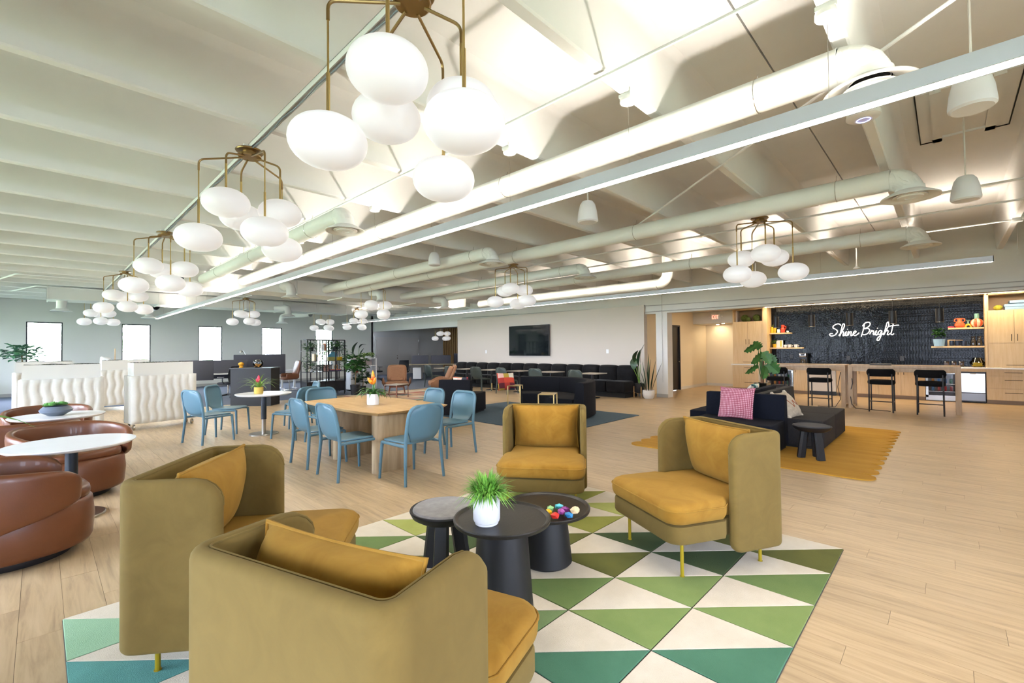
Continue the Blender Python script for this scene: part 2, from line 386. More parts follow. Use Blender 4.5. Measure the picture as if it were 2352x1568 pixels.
# ---------------------------------------------------------------- outdoors
struct('ground_outside', MB().box(-60, 60, YW+.3, 90, -.6, -.5).box(-60,-3.8,-30,YW+.3,-.6,-.5).box(-3.8,60,-30,-5.3,-.6,-.5), mat('pale_lawn', (.28,.33,.20), .9, noise=.3, nscale=.4))
LEAFO = mat('outdoor_leaves', (.50,.56,.40), .8, noise=.3, nscale=1.5)
BARK = mat('bark', (.34,.33,.31), .9)
def outdoor_tree(x, y, h, seed, label):
    q = random.Random(seed); t = thing('outdoor_tree', label, 'tree', (x,y,-.5), 0, 'trees outside the windows')
    b = MB(); b.tube([(0,0,0),(.1,.05,h*.3),(0,.1,h*.5)],[.28,.2,.13],8)
    for i in range(7):
        a = q.uniform(0,6.28); l = q.uniform(1.5,3.0); z0 = h*q.uniform(.2,.5)
        b.tube([(0,0,z0),(math.cos(a)*l*.5,math.sin(a)*l*.5,z0+l*.35),(math.cos(a)*l,math.sin(a)*l,z0+l*.5)],[.1,.06,.02],6)
    obj('trunk', b, BARK, t)
    l = MB()
    for i in range(900):
        a = q.uniform(0,6.28); rr = 3.2*math.sqrt(q.random()); z = h*.45+q.uniform(-.5,1)*h*.4
        p = Vector((rr*math.cos(a), rr*math.sin(a), z)); u = Vector((q.uniform(-1,1),q.uniform(-1,1),q.uniform(-1,1)))*.22; v = Vector((q.uniform(-1,1),q.uniform(-1,1),q.uniform(-1,1)))*.22
        l.add([p-u,p+v,p+u,p-v],[(0,1,2,3)])
    fo = obj('foliage', l, LEAFO, t, smooth=0); fo['kind'] = 'stuff'
for i,(x,y,h) in enumerate(((-2.5,30,6.5),(2.2,38,7),(6.2,30.5,6),(10.5,38.5,7),(13.6,30.5,6.5),(-11,4,7),(-14,12,6.5),(-11,20,7))):
    outdoor_tree(x,y,h,i,('pale leafy tree beyond the leftmost far window','tall tree seen through second far window','tree with forked trunk outside the third far window','tree outside the fourth far window','leafy tree beyond the window behind the black shelf','tree outside the left wall, nearest the viewpoint','tree outside the middle of left wall','tree outside the far end of left wall')[i])
# ---------------------------------------------------------------- ceiling services
UPM = emis('warm_uplight', (1.0,.91,.80), UP); DNM = emis('warm_downlight', (1.0,.91,.79), DOWN)
ALU = mat('silver_enamel', (.50,.52,.55), .4, metal=.2)
def linear(name, x, z, y0, y1, label, cables):
    t = thing(name, label, 'light', (x, (y0+y1)/2, z)); h = (y1-y0)/2; hw, hh = .045, .088
    obj('housing', MB().box(-hw,-hw+.008,-h,h,0,hh).box(hw-.008,hw,-h,h,0,hh).box(-hw,hw,-h,-h+.008,0,hh).box(-hw,hw,h-.008,h,0,hh).box(-hw+.008,hw-.008,-h,h,.03,.05), ALU, t, smooth=0)
    obj('diffuser', MB().box(-hw+.008,hw-.008,-h+.01,h-.01,.003,.012), DNM, t, smooth=0)
    obj('uplight', MB().box(-.03,.03,-h+.01,h-.01,.064,.07), UPM, t, smooth=0)
    for yc in cables:
        obj('suspension_cable', MB().cyl((0,yc-(y0+y1)/2,hh-.01),(0,yc-(y0+y1)/2,ZB-z-.02),.0016,n=5), CHROME, t)
    return t
STEMS = [4.10+1.219*k for k in range(-7,16)]
_near = [y for y in STEMS if -2 < y < 21]
linear('linear_pendant', 2.99, 2.75, -3.2, 21.3, 'long slim silver linear pendant nearest the camera, running past the chandeliers', _near)
UPM2 = emis('warm_uplight_far', (1.0,.88,.72), UP*1.7)
_o = linear('linear_pendant', 9.98, 2.75, -.53, 20.8, 'long slim linear pendant further back, running parallel to television wall', _near[1:])
for _c in _o.children:
    if _c.name.startswith('uplight'): _c.data.materials[0] = UPM2
linear('linear_pendant', 7.4, 2.75, -4.8, -1.7, 'short linear fill lamp added unseen behind the viewpoint on kitchen side', [y for y in STEMS if -4.8 < y < -1.7])  # extra lamp added out of view as warm fill
# junction boxes on the stems above each suspension
for x in (2.99, 9.98):
    for y in STEMS:
        if (x < 5 and not (-.9 < y < 9)) or (x > 5 and not (-.9 < y < 9)): continue
        t = thing('junction_box', 'white round junction box on concrete rib above near linear light' if x < 5 else 'small white junction box on concrete rib above far linear light', 'box', (x,y,ZB-.045), 0, 'junction boxes over near linear light' if x < 5 else 'junction boxes over far linear light')
        obj('cover', MB().lathe([(.0,-.012),(.055,-.012),(.06,-.006),(.06,.02),(0,.02)],20), WHITE, t)
        obj('bracket', MB().box(-.07,.05,-.055,-.05,.0,.06).box(-.05,.05,-.05,.05,.02,.045), WHITE, t, smooth=0)
def conduit(pts, r, label, m=None, name='conduit'):
    tag(obj(name, MB().tube(bend(pts, .12), r, 8), m or WHITE), label, 'pipe')
conduit([(2.62,-2,ZB-.03),(2.62,2.35,ZB-.03),(2.60,6.0,ZB-.03),(2.6,11.8,ZB-.03)], .011, 'thin white conduit running beside near linear light under the ribs')
conduit([(9.98,-1.0,ZB-.02),(9.98,12,ZB-.02)], .012, 'white conduit running directly above far linear light')
conduit([(3.2,-.25,ZB-.02),(6.1,3.2,ZB-.02),(6.6,3.8,ZB-.02)], .012, 'white diagonal conduit crossing under the ribs behind bright duct')
conduit([(7.55,-2.5,ZB-.02),(7.55,8,ZB-.02)], .014, 'grey-white conduit passing above the nearer kitchen-side speaker')
conduit([(8.62,-2.5,ZB-.02),(8.62,8,ZB-.02)], .014, 'grey-white conduit just left of the kitchen-side duct')
conduit([(-2.6,17.0,ZB-.03),(-.8,17.0,ZB-.03),(-.4,15.3,ZB-.03),(2.9,15.3,ZB-.03)], .018, 'painted pipe with two bends under the ribs at far left')
conduit([(-2.6,19.6,ZB-.03),(-.6,19.6,ZB-.03),(-.1,17.7,ZB-.03),(1.5,17.7,ZB-.03)], .018, 'second painted pipe bending towards the left trunk duct')
conduit([(12.95,-4,2.60),(12.95,6.9,2.60)], .012, 'thin grey conduit along lower part of kitchen beam', BASEB)
conduit([(12.95,-4,2.66),(12.95,15.5,2.90)], .010, 'thin grey conduit climbing along kitchen beam to television wall', BASEB)
conduit([(12.985,6.2,.45),(12.985,6.2,3.3)], .011, 'vertical conduit on the column beside the potted plants', PAINT)
# strut carrying the left row of chandeliers
t = thing('strut_channel', 'white metal strut with cable carrying the left row of chandeliers', 'rail', (1.3,0,ZB-.003))
obj('channel', MB().box(-.022,-.018,-4,20,-.042,0).box(.018,.022,-4,20,-.042,0).box(-.022,.022,-4,20,-.004,0), WHITE, t, smooth=0)
obj('cable', MB().tube([(.008*math.sin(i*2.1),-4+i*.22,-.047+.004*math.sin(i*1.3)) for i in range(108)],.006,6), mat('grey_cable',(.22,.25,.28),.5), t)
# ---------------------------------------------------------------- chandeliers
GLOB = mat('opal_glass', (.58,.58,.59), .3, emit=(1.0,.95,.90), es=GLOBE)
GLOB.cycles.emission_sampling = 'NONE'
_gl = MB(); n=16
_gl.lathe([(max(.0,.182*math.cos(-PI/2+PI*i/n)**.86), .119*math.sin(-PI/2+PI*i/n)) for i in range(n+1)], 36)
_glm = _gl.mesh('globe', 60); _glm.materials.append(GLOB)
def chandelier(loc, label):
    t = thing('globe_chandelier', label, 'chandelier', loc, 0, 'brass globe chandeliers')      # origin = canopy underside
    can = obj('canopy', MB().lathe([(0,0),(.085,0),(.095,.008),(.095,.022),(.06,.026),(.06,.05),(.11,.052),(.115,.06),(.11,.068),(0,.068)],36), BRASS, t)
    obj('junction_box', MB().box(-.06,.06,-.05,.05,.068,.10), WHITE, can, smooth=0)
    for k in range(6):
        a = R(30+60*k); low = k % 2 == 0; r = .40 if low else .25; zt = -.57-.06 if low else -.37
        ex, ey = math.cos(a)*r, math.sin(a)*r
        arm = obj('arm', MB().tube(bend([(math.cos(a)*.06,math.sin(a)*.06,-.0),(ex,ey,-.055),(ex,ey,-.15)],.05,5),.0085,8), BRASS, t)
        obj('rod', MB().cyl((ex,ey,-.15),(ex,ey,zt-.0),.0055,n=8).cyl((ex,ey,zt+.22),(ex,ey,zt-.02),.0095,n=8), mat('polished_brass',(.62,.46,.19),.25,metal=1), arm)
        obj('globe', _glm, None, t, loc=(ex,ey,zt-.115))
    return t
CHL = ['largest globe chandelier, hung nearest the camera and cut by the top edge','second globe chandelier from the camera in the left row','third globe chandelier from the camera in the left row','fourth globe chandelier from the camera in the left row','fifth and farthest globe chandelier in the left row']
ch0 = chandelier((1.3,1.93,3.25), CHL[0])
for i, y in enumerate((4.52, 8.52, 13.24, 19.6)): dup(ch0, (1.3,y,3.25), 0, CHL[i+1])
for x, y, l in ((7.03,6.70,'globe chandelier hanging in front of the wall television'),(7.03,1.88,'globe chandelier hanging nearest the kitchen, left of the neon sign'),
                (6.52,11.55,'globe chandelier above the tan lounge chairs, before far linear light'),(4.8,17.1,'globe chandelier before the wall between third and fourth far windows'),
                (8.6,19.7,'globe chandelier above the black plant shelf, before fifth far window'),(9.42,18.3,'globe chandelier just right of fifth far window, under linear light'),
                (15.0,19.6,'globe chandelier half hidden by opening head, above white double door'),(15.4,17.2,'globe chandelier half hidden by opening head, beside the wooden slats')):
    _c = dup(ch0, (x,y,3.25 if x < 13 else 2.85), 0, l)
    if x < 13: obj('mounting_bar', MB().box(-.02,.02,-.7,.7,.085,.108), WHITE, _c, smooth=0)
# ---------------------------------------------------------------- ducts
def diffuser_mesh():
    return MB().lathe([(.113,.10),(.118,.06),(.23,.0),(.235,-.012),(.225,-.016),(.165,.012),(.15,.03),(.113,.04)],36, cap=False)
_dif = diffuser_mesh().mesh('diffuser',50); _dif.materials.append(DUCTM)
_dco = MB().lathe([(0,-.006),(.04,-.008),(.045,-.016),(.10,-.012),(.105,.0),(.135,-.004),(.137,.004),(.10,.02),(0,.03)],32).mesh('diffuser_core',50); _dco.materials.append(DUCTM)
_ddk = MB().lathe([(0,.05),(.115,.05),(.115,.045),(0,.045)],24).mesh('diffuser_throat',50); _ddk.materials.append(DARK)
def duct(x, z, y0, y1, label, bands=()):
    r = .108; t = thing('round_duct', label, 'duct', (x,y0,z), 0, 'painted round ducts')
    obj('pipe', MB().cyl((0,.15,0),(0,y1-y0,0),r,n=28,cap=False), DUCTM, t)
    b = MB(); seg = []
    for i in range(6):                       # segmented elbow: gore edges kept crisp
        a = R(90*i/5); seg.append((0, .15-.15*math.sin(a), -.15+.15*math.cos(a)))
    b.tube(seg, r, 28, cap=False); obj('elbow', b, DUCTM, t, smooth=0)
    for i in (0,1,2,3,4,5):
        a = R(90*i/5); c = Vector((0,.15-.15*math.sin(a),-.15+.15*math.cos(a))); e1 = Vector((1,0,0)); e2 = Vector((0,math.sin(a),math.cos(a)))
        obj('seam', MB().tube([c+(e1*math.cos(q)+e2*math.sin(q))*(r+.001) for q in [2*PI*j/28 for j in range(28)]],.0035,5,closed=True), DUCTM, t)
    d = obj('diffuser', _dif, None, t, loc=(0,0,-.20)); obj('diffuser_core', _dco, None, d); obj('diffuser_throat', _ddk, None, d, loc=(0,0,.02))
    for yb in bands:
        obj('hanger_strap', MB().tube([((r+.003)*math.cos(q),yb,(r+.003)*math.sin(q)) for q in [2*PI*j/24 for j in range(24)]],.003,5,closed=True).cyl((0,yb,r),(.02,yb,ZB-z),.003,n=5), CHROME, t)
    return t
duct(2.56,3.16,5.25,12.2,'short cool white duct behind the second chandelier',(1.0,3.4,5.6))
duct(3.37,3.20,.30,12.2,'brightly lit white duct right beside the near linear light',(.6,3.0,5.5,8.0))
duct(5.41,3.18,5.65,12.4,'short white duct ending at a diffuser near the room centre',(.5,3,5.2))
duct(6.00,3.18,.24,12.4,'longest white duct crossing the middle of the ceiling',(.6,3,5.4,8,10.5))
duct(7.83,3.17,5.4,12.4,'short white duct ending above the chandelier before the television',(.6,3.2))
duct(9.00,3.17,.26,12.4,'white duct nearest the kitchen, ending above the breakfast counter',(.7,3.4,6.2))
r = .125; t = thing('round_duct','bright white duct along the far linear light turning up into ceiling','duct',(10.5,4.9,3.06),0,'painted round ducts')
obj('pipe', MB().cyl((0,.2,0),(0,6.7,0),r,n=24,cap=False), DUCTM, t)
obj('elbow', MB().tube([(0,.2-.25*math.sin(R(18*i)),.25-.25*math.cos(R(18*i))) for i in range(6)]+[(0,-.05,.8)],r,24,cap=False), DUCTM, t, smooth=12)
t = thing('trunk_duct','long rectangular white trunk duct that the round ducts run into','duct',(6.5,12.7,3.0))
obj('casing', MB().box(-4.3,3.9,-.45,.5,0,.355), DUCTM, t, smooth=0)
for i in range(7): obj('flange', MB().box(-4.3+1.22*i,-4.27+1.22*i,-.47,.5,-.02,.355), DUCTM, t, smooth=0)
t = thing('trunk_duct','farther rectangular trunk duct crossing before the window wall','duct',(5.5,18.2,3.0))
obj('casing', MB().box(-5.4,3.4,-.5,.5,0,.355), DUCTM, t, smooth=0)
for i in range(8): obj('flange', MB().box(-5.4+1.22*i,-5.37+1.22*i,-.52,.5,-.02,.355), DUCTM, t, smooth=0)
def drop(x, y, z, sx, sy, label, l=.5):
    t = thing('diffuser_drop', label, 'vent', (x,y,z), 0, 'small diffuser drops'); r=.11
    obj('elbow', MB().tube([(sx*l,sy*l,.30),(sx*.16,sy*.16,.30),(sx*.06,sy*.06,.27),(0,0,.18),(0,0,.06)],r,20,cap=False), DUCTM, t)
    d = obj('diffuser', _dif, None, t); obj('diffuser_core', _dco, None, d); obj('diffuser_throat', _ddk, None, d, loc=(0,0,.02))
drop(.40,18.2,2.72,.1,.3,'short duct elbow with diffuser under left end of far trunk',.2)
drop(6.2,17.2,2.78,-.3,.7,'short duct elbow with diffuser on middle of far trunk',.75)
drop(7.1,20.4,2.70,.3,-1,'small pale duct elbow with diffuser near fourth far window',1.7)
drop(4.4,12.0,2.86,-.2,.6,'short duct elbow with diffuser under near trunk beside linear light')
drop(6.7,11.6,2.86,-.4,.5,'short duct elbow with diffuser on near trunk above the plant shelf')
drop(8.9,11.5,2.80,-.4,.6,'short duct elbow with diffuser at right end of near trunk')
drop(2.6,20.0,2.70,0,-1,'white diffuser drop beyond the end of near linear light',1.35)
# ---------------------------------------------------------------- pendant speakers, access point
SPK = mat('speaker_white', (.78,.78,.80), .5)
def speaker(x, y, z, zc, label, s=1):
    t = thing('pendant_speaker', label, 'speaker', (x,y,z), 0, 'white pendant speakers')
    obj('body', MB().lathe([(r*s,q*s) for r,q in ((0,0),(.10,0),(.113,.01),(.115,.03),(.105,.12),(.085,.20),(.06,.235),(.03,.245),(0,.245))],32), SPK, t)
    obj('grille', MB().lathe([(0,-.003*s),(.10*s,-.003*s),(.10*s,.001),(0,.001)],32), SPK, t)
    obj('cable', MB().cyl((0,0,.24*s),(0,0,zc-z),.006,n=6).cyl((.015,0,.24*s),(.02,.01,zc-z),.003,n=5), PAINT, t)
speaker(4.05,-.14,2.98,ZS,'large white pendant speaker at upper right')
speaker(4.30,2.92,2.93,ZS,'white pendant speaker hanging just below near linear light')
speaker(6.35,-.16,2.93,ZS,'white pendant speaker below the hatch, left of breakfast counter duct')
speaker(5.1,6.9,3.08,ZS,'white pendant speaker tucked behind short central duct')
speaker(2.6,9.4,3.08,ZS,'pale pendant speaker seen behind the second chandelier')
t = thing('access_point','round white wireless access point with thin blue light ring','device',(4.55,.45,ZB-.05))
obj('body', MB().lathe([(0,-.005),(.05,-.008),(.09,-.002),(.112,.012),(.115,.022),(.11,.05),(0,.05)],36), WHITE, t)
obj('light_ring', MB().tube(arc((0,0),.045,0,360,32,-.0085)[:-1],.002,6,closed=True), emis('blue_led',(.25,.3,1.0),6), t)
for x, y, l in ((11.2,3.1,'small white ceiling sensor cone near the kitchen beam'),(10.6,1.2,'small white dome below right end of far linear light')):
    tag(obj('ceiling_sensor', MB().lathe([(0,0),(.05,0),(.055,.015),(.02,.05),(.01,.12),(.01,.45),(0,.45)],16), WHITE, loc=(x,y,ZB-.42)), l, 'sensor')
# ---------------------------------------------------------------- lounge: rug, velvet chairs, coffee tables
def velvet(name, col, tint, dark):
    m = bpy.data.materials.new(name); m.use_nodes = True; nt = m.node_tree; b = nt.nodes['Principled BSDF']; N = nt.nodes.new; L = nt.links.new
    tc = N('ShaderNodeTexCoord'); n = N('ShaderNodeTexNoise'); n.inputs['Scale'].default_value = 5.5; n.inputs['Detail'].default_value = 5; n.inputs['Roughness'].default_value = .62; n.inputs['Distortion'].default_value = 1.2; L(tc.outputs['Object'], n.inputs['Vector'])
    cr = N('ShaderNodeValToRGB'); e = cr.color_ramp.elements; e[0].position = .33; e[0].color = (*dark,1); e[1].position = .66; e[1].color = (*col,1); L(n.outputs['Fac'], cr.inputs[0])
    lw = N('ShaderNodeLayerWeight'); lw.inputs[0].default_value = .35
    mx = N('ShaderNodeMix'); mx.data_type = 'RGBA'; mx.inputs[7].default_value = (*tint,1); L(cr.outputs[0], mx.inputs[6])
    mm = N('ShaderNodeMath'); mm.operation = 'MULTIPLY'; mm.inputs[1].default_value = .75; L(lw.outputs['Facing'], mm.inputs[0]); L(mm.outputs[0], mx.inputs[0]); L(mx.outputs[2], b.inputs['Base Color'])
    b.inputs['Roughness'].default_value = .85; b.inputs['Sheen Weight'].default_value = .12; b.inputs['Sheen Roughness'].default_value = .4; b.inputs['Sheen Tint'].default_value = (*tint,1); b.inputs['Specular IOR Level'].default_value = .2
    n2 = N('ShaderNodeTexNoise'); n2.inputs['Scale'].default_value = 9; n2.inputs['Detail'].default_value = 2; L(tc.outputs['Object'], n2.inputs['Vector'])
    bp = N('ShaderNodeBump'); bp.inputs['Strength'].default_value = .25; bp.inputs['Distance'].default_value = .012; L(n2.outputs['Fac'], bp.inputs['Height']); L(bp.outputs[0], b.inputs['Normal'])
    return m
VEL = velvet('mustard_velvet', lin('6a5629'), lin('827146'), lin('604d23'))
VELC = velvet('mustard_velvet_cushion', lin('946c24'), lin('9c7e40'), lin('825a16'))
LEGB = mat('mustard_enamel', lin('a08a1e'), .35, metal=.3)
def bonnet(name, label, loc, rz):
    """wing-back lounge chair: local +Y is the front, rear legs at y = 0"""
    t = thing(name, label, 'armchair', (*loc, .012), rz, 'mustard velvet wing chairs')
    X, YB, YF, T, RC = .41, -.115, .34, .062, .085          # outer half width, back, wing front, thickness, corner radius
    h = T/2; path = []
    for p in [(X-h, YF-.03*i) for i in range(0, 12)]: path.append(p)
    path = [(X-h, YF-d) for d in (0,.006,.02,.045,.08,.13,.19,.26,.34)]
    path += arc((X-RC, YB+RC), RC-h, 0, -90, 7)
    path += [(x, YB+h) for x in (.2,.07,-.07,-.2)]
    path += arc((-X+RC, YB+RC), RC-h, -90, -180, 7)
    path += [(-X+h, YF-d) for d in (.34,.26,.19,.13,.08,.045,.02,.006,0)]
    m = len(path); V = []; F = []; K = 24; zt0, zb0, rt, rb = .905, .125, .13, .08
    L = [0]
    for i in range(1,m): L.append(L[-1]+math.dist(path[i],path[i-1]))
    edge = []
    for i,(x,y) in enumerate(path):
        a = path[max(i-1,0)]; c = path[min(i+1,m-1)]; tx, ty = c[0]-a[0], c[1]-a[1]; l = math.hypot(tx,ty); nx, ny = ty/l, -tx/l     # outward
        d = min(L[i], L[-1]-L[i])
        zt = zt0-(rt-math.sqrt(max(0,rt*rt-(rt-d)**2)) if d < rt else 0); zb = zb0+(rb-math.sqrt(max(0,rb*rb-(rb-d)**2)) if d < rb else 0)
        th = h*(math.sqrt(max(0,1-(1-d/.03)**2)) if d < .03 else 1); th = max(th, .004)
        pts = []
        for k in range(9): a2 = PI*k/8; pts.append((th*math.cos(a2), zt-th+th*math.sin(a2)))
        for k in range(1,4): pts.append((-th, zt-th-(zt-zb-2*th)*k/4))
        for k in range(9): a2 = PI+PI*k/8; pts.append((th*math.cos(a2), zb+th+th*math.sin(a2)))
        for k in range(1,4): pts.append((th, zb+th+(zt-zb-2*th)*k/4))
        K = len(pts)
        for q, z in pts: V.append((x+nx*q, y+ny*q, z))
        edge.append((x+nx*(th*.72), y+ny*(th*.72), zt-th*.22))
    for i in range(m-1):
        for j in range(K): F.append((i*K+j, i*K+(j+1)%K, (i+1)*K+(j+1)%K, (i+1)*K+j))
    F.append(tuple(range(K))); F.append(tuple((m-1)*K+j for j in range(K))[::-1])
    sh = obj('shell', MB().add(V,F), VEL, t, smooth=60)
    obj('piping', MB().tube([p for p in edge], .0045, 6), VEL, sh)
    XS = X-T-.004
    # base: fits between the wings, wider in front
    poly = arc((.385-.09,.79-.09),.09,0,90,5)+arc((-.385+.09,.79-.09),.09,90,180,5)+[(-.385,.385),(-XS,.34),(-XS,.0),(XS,.0),(XS,.34),(.385,.385)]
    b = MB(); n = len(poly)
    for z, s in ((.225,.93),(.235,.985),(.25,1),(.325,1),(.345,.985),(.35,.93)):
        b.v += [(x*s, (y-.4)*s+.4, z) for x,y in poly]
    for i in range(5):
        for j in range(n): b.f.append((i*n+j,i*n+(j+1)%n,(i+1)*n+(j+1)%n,(i+1)*n+j))
    b.f.append(tuple(range(n))[::-1]); b.f.append(tuple(5*n+j for j in range(n)))
    obj('seat_base', b, VEL, t, smooth=50)
    b = MB(); N2 = 9
    poly2 = arc((.395-.10,.81-.10),.10,0,90,6)+arc((-.395+.10,.81-.10),.10,90,180,6)+[(-.395,.40),(-XS,.33),(-XS,.0),(XS,.0),(XS,.33),(.395,.40)]
    n = len(poly2)
    for k in range(N2):
        a2 = -PI/2+PI*k/(N2-1); z = .418+.062*math.sin(a2); s = .90+.10*math.cos(a2)**.6
        b.v += [(x*s, (y-.4)*s+.4, z+(.008 if k==N2-1 else 0)) for x,y in poly2]
    for i in range(N2-1):
        for j in range(n): b.f.append((i*n+j,i*n+(j+1)%n,(i+1)*n+(j+1)%n,(i+1)*n+j))
    b.f.append(tuple(range(n))[::-1])
    c0 = len(b.v); b.v.append((0,.40,.50))
    for j in range(n): b.f.append(((N2-1)*n+j,(N2-1)*n+(j+1)%n,c0))
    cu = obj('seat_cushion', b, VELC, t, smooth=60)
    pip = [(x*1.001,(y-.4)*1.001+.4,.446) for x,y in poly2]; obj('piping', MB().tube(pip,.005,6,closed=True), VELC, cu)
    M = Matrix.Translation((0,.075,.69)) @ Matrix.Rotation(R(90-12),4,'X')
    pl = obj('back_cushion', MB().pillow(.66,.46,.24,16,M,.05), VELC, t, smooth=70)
    ring = []
    for u in range(40):
        s = u/40*4; k = int(s); f = (s-k)*2-1
        x,y = ((f,-1),(1,f),(-f,1),(-1,-f))[k]
        sx = 1-.05*(1-abs(y)**2)*abs(x)**6; sy = 1-.05*(1-abs(x)**2)*abs(y)**6
        ring.append(M @ Vector((x*.33*sx,y*.23*sy,0)))
    obj('piping', MB().tube(ring,.006,6,closed=True), VELC, pl)
    for x, y in ((.305,0.02),(-.305,.02),(.305,.67),(-.305,.67)):
        obj('leg', MB().cyl((x,y,0),(x,y,.235),.0115,n=10).lathe([(0,0),(.016,0),(.016,.004),(0,.004)],12,(x,y,0)), LEGB, t)
    return t
def facing(fx, fy): return math.atan2(-fx, fy)
bonnet('wing_chair','mustard velvet wing chair at right, seat turned towards coffee tables',(3.632,1.225),facing(-.883,.469))
bonnet('wing_chair','mustard velvet wing chair facing the camera behind the coffee tables',(3.66,3.03),facing(-.82,-.573))
bonnet('wing_chair','mustard velvet wing chair at left seen from its side and back',(.564,2.947),facing(.78,-.63))
bonnet('wing_chair','mustard velvet wing chair in the foreground seen from behind',(.516,1.314),facing(.955,.297))
# rug: each triangle is a pile piece of its own
def rugmat(name, c, c2): return mat(name, c, .95, noise=1, nscale=3.5, col2=c2, bump=.5, bscale=350)
RX0, RX1, RY0, RY1 = .09, 4.09, .575, 3.605
rug = thing('triangle_rug','rug of green and cream triangles under the mustard chairs','rug',(RX0,RY0,0))
obj('backing', MB().rbox(0,RX1-RX0,0,RY1-RY0,.0005,.007,.003,1), mat('rug_backing',(.05,.045,.035),.95), rug)
NXr, NYr = 8, 6; dx, dy = (RX1-RX0)/NXr, (RY1-RY0)/NYr
CREAM = rugmat('rug_cream', lin('ddd2be'), lin('d3c7b1'))
GRN = {}
for k,(c,c2) in enumerate((('9a9a48','8f9240'),('a9ae62','9ba052'),('64642a','5a5c26'),('46562f','3f5230'),('6d8148','637a44'),('7d8f52','74884c'),('4b7a60','447258'),('72885a','6a8252'),('9cc09c','92b894'),('5f9c94','559088'))):
    GRN[k] = rugmat('rug_green_%d' % k, lin(c), lin(c2))
def tri(pts, m, g=.0035):
    cx = sum(p[0] for p in pts)/3; cy = sum(p[1] for p in pts)/3; q = []
    for p in pts:
        d = math.hypot(p[0]-cx,p[1]-cy); q.append((p[0]-(p[0]-cx)/d*g*1.6, p[1]-(p[1]-cy)/d*g*1.6))
    b = MB(); c = [( (x-cx)*.985+cx, (y-cy)*.985+cy) for x,y in q]
    b.add([(x,y,.004) for x,y in q]+[(x,y,.0105) for x,y in q]+[(x,y,.0125) for x,y in c],[(0,1,4,3),(1,2,5,4),(2,0,3,5),(3,4,7,6),(4,5,8,7),(5,3,6,8),(6,7,8)])
    obj('pile_triangle', b, m, rug, smooth=0)
for i in range(NXr):
    for j in range(NYr):
        x0, y0 = i*dx, j*dy; A,B,Cc,D = (x0,y0),(x0+dx,y0),(x0+dx,y0+dy),(x0,y0+dy)
        col = ((9,9,7,7,6,5,4,2),(9,7,7,6,5,5,3,2),(9,8,4,7,4,2,3,2),(8,7,4,5,4,2,0,1),(9,8,4,5,3,4,1,0),(8,9,5,4,1,0,0,1))[j][i]
        tri([A,B,D], GRN[col]); tri([B,Cc,D], CREAM)
# coffee tables
BLKW = mat('black_stained_wood', (.016,.013,.011), .38, noise=.5, nscale=6, stretch=(1,12,1), bump=.1, bscale=30)
BLKP = mat('black_pedestal', (.008,.008,.009), .5)
def coffee(label, x, y, h, r, rb):
    t = thing('coffee_table', label, 'table', (x,y,.0125), 0, 'round black coffee tables')
    obj('top', MB().lathe([(0,h-.012),(r-.028,h-.012),(r-.018,h-.006),(r-.012,h),(r-.003,h-.001),(r,h-.006),(r-.004,h-.022),(r*.72,h-.045),(r*.6,h-.05),(0,h-.05)][::-1],64), BLKW, t, smooth=30)
    obj('pedestal', MB().lathe([(0,0),(rb-.012,0),(rb,.012),(rb-.004,.05),(rb*.80,h-.045),(0,h-.045)],48), BLKP, t, smooth=40)
coffee('taller round black coffee table holding the potted grass plant',1.81,1.83,.545,.275,.175)
coffee('lower round black coffee table holding the coloured stones',2.47,2.06,.385,.31,.18)
def tripod(name, label, x, y, z0, rz, h=.42, r=.20, pad=None):
    t = thing(name, label, 'stool', (x,y,z0), rz, 'black three-legged stools')
    obj('seat', MB().lathe([(0,h-.075),(r*.72,h-.075),(r*.93,h-.045),(r,h-.012),(r-.004,h-.004),(r-.016,h-.006),(r-.02,h-.014),(0,h-.014)],48), BLKP, t)
    if pad: obj('cushion', MB().lathe([(0,h-.014),(r-.022,h-.014),(r-.02,h-.006),(r-.03,h+.004),(0,h+.006)],48), pad, t)
    for k in range(3):
        a = R(90+120*k); c, s = math.cos(a), math.sin(a); e = Vector((c,s,0)); n = Vector((-s,c,0)); V = []
        for z, q0, q1, w in ((0,.085,.175,.055),(.0,.085,.175,.055),(h-.075,.035,.125,.048)):
            V += [e*q0-n*.022+Vector((0,0,z)), e*(q1-.03)-n*w+Vector((0,0,z)), e*q1-n*(w*.75)+Vector((0,0,z)), e*q1+n*(w*.75)+Vector((0,0,z)), e*(q1-.03)+n*w+Vector((0,0,z)), e*q0+n*.022+Vector((0,0,z))]
        F = [tuple(range(6))]+[(6+i,6+(i+1)%6,12+(i+1)%6,12+i) for i in range(6)]+[tuple(range(12,18))]
        obj('leg', MB().add(V,F), BLKP, t, smooth=20)
    return t
PAD = mat('grey_wool_pad', (.30,.29,.29), .95, noise=.25, nscale=14, bump=.3, bscale=250, sheen=.3)
tripod('tripod_stool','black three-legged stool with grey pad beside the coffee tables',1.90,2.47,.0125,R(10),.425,.235,PAD)
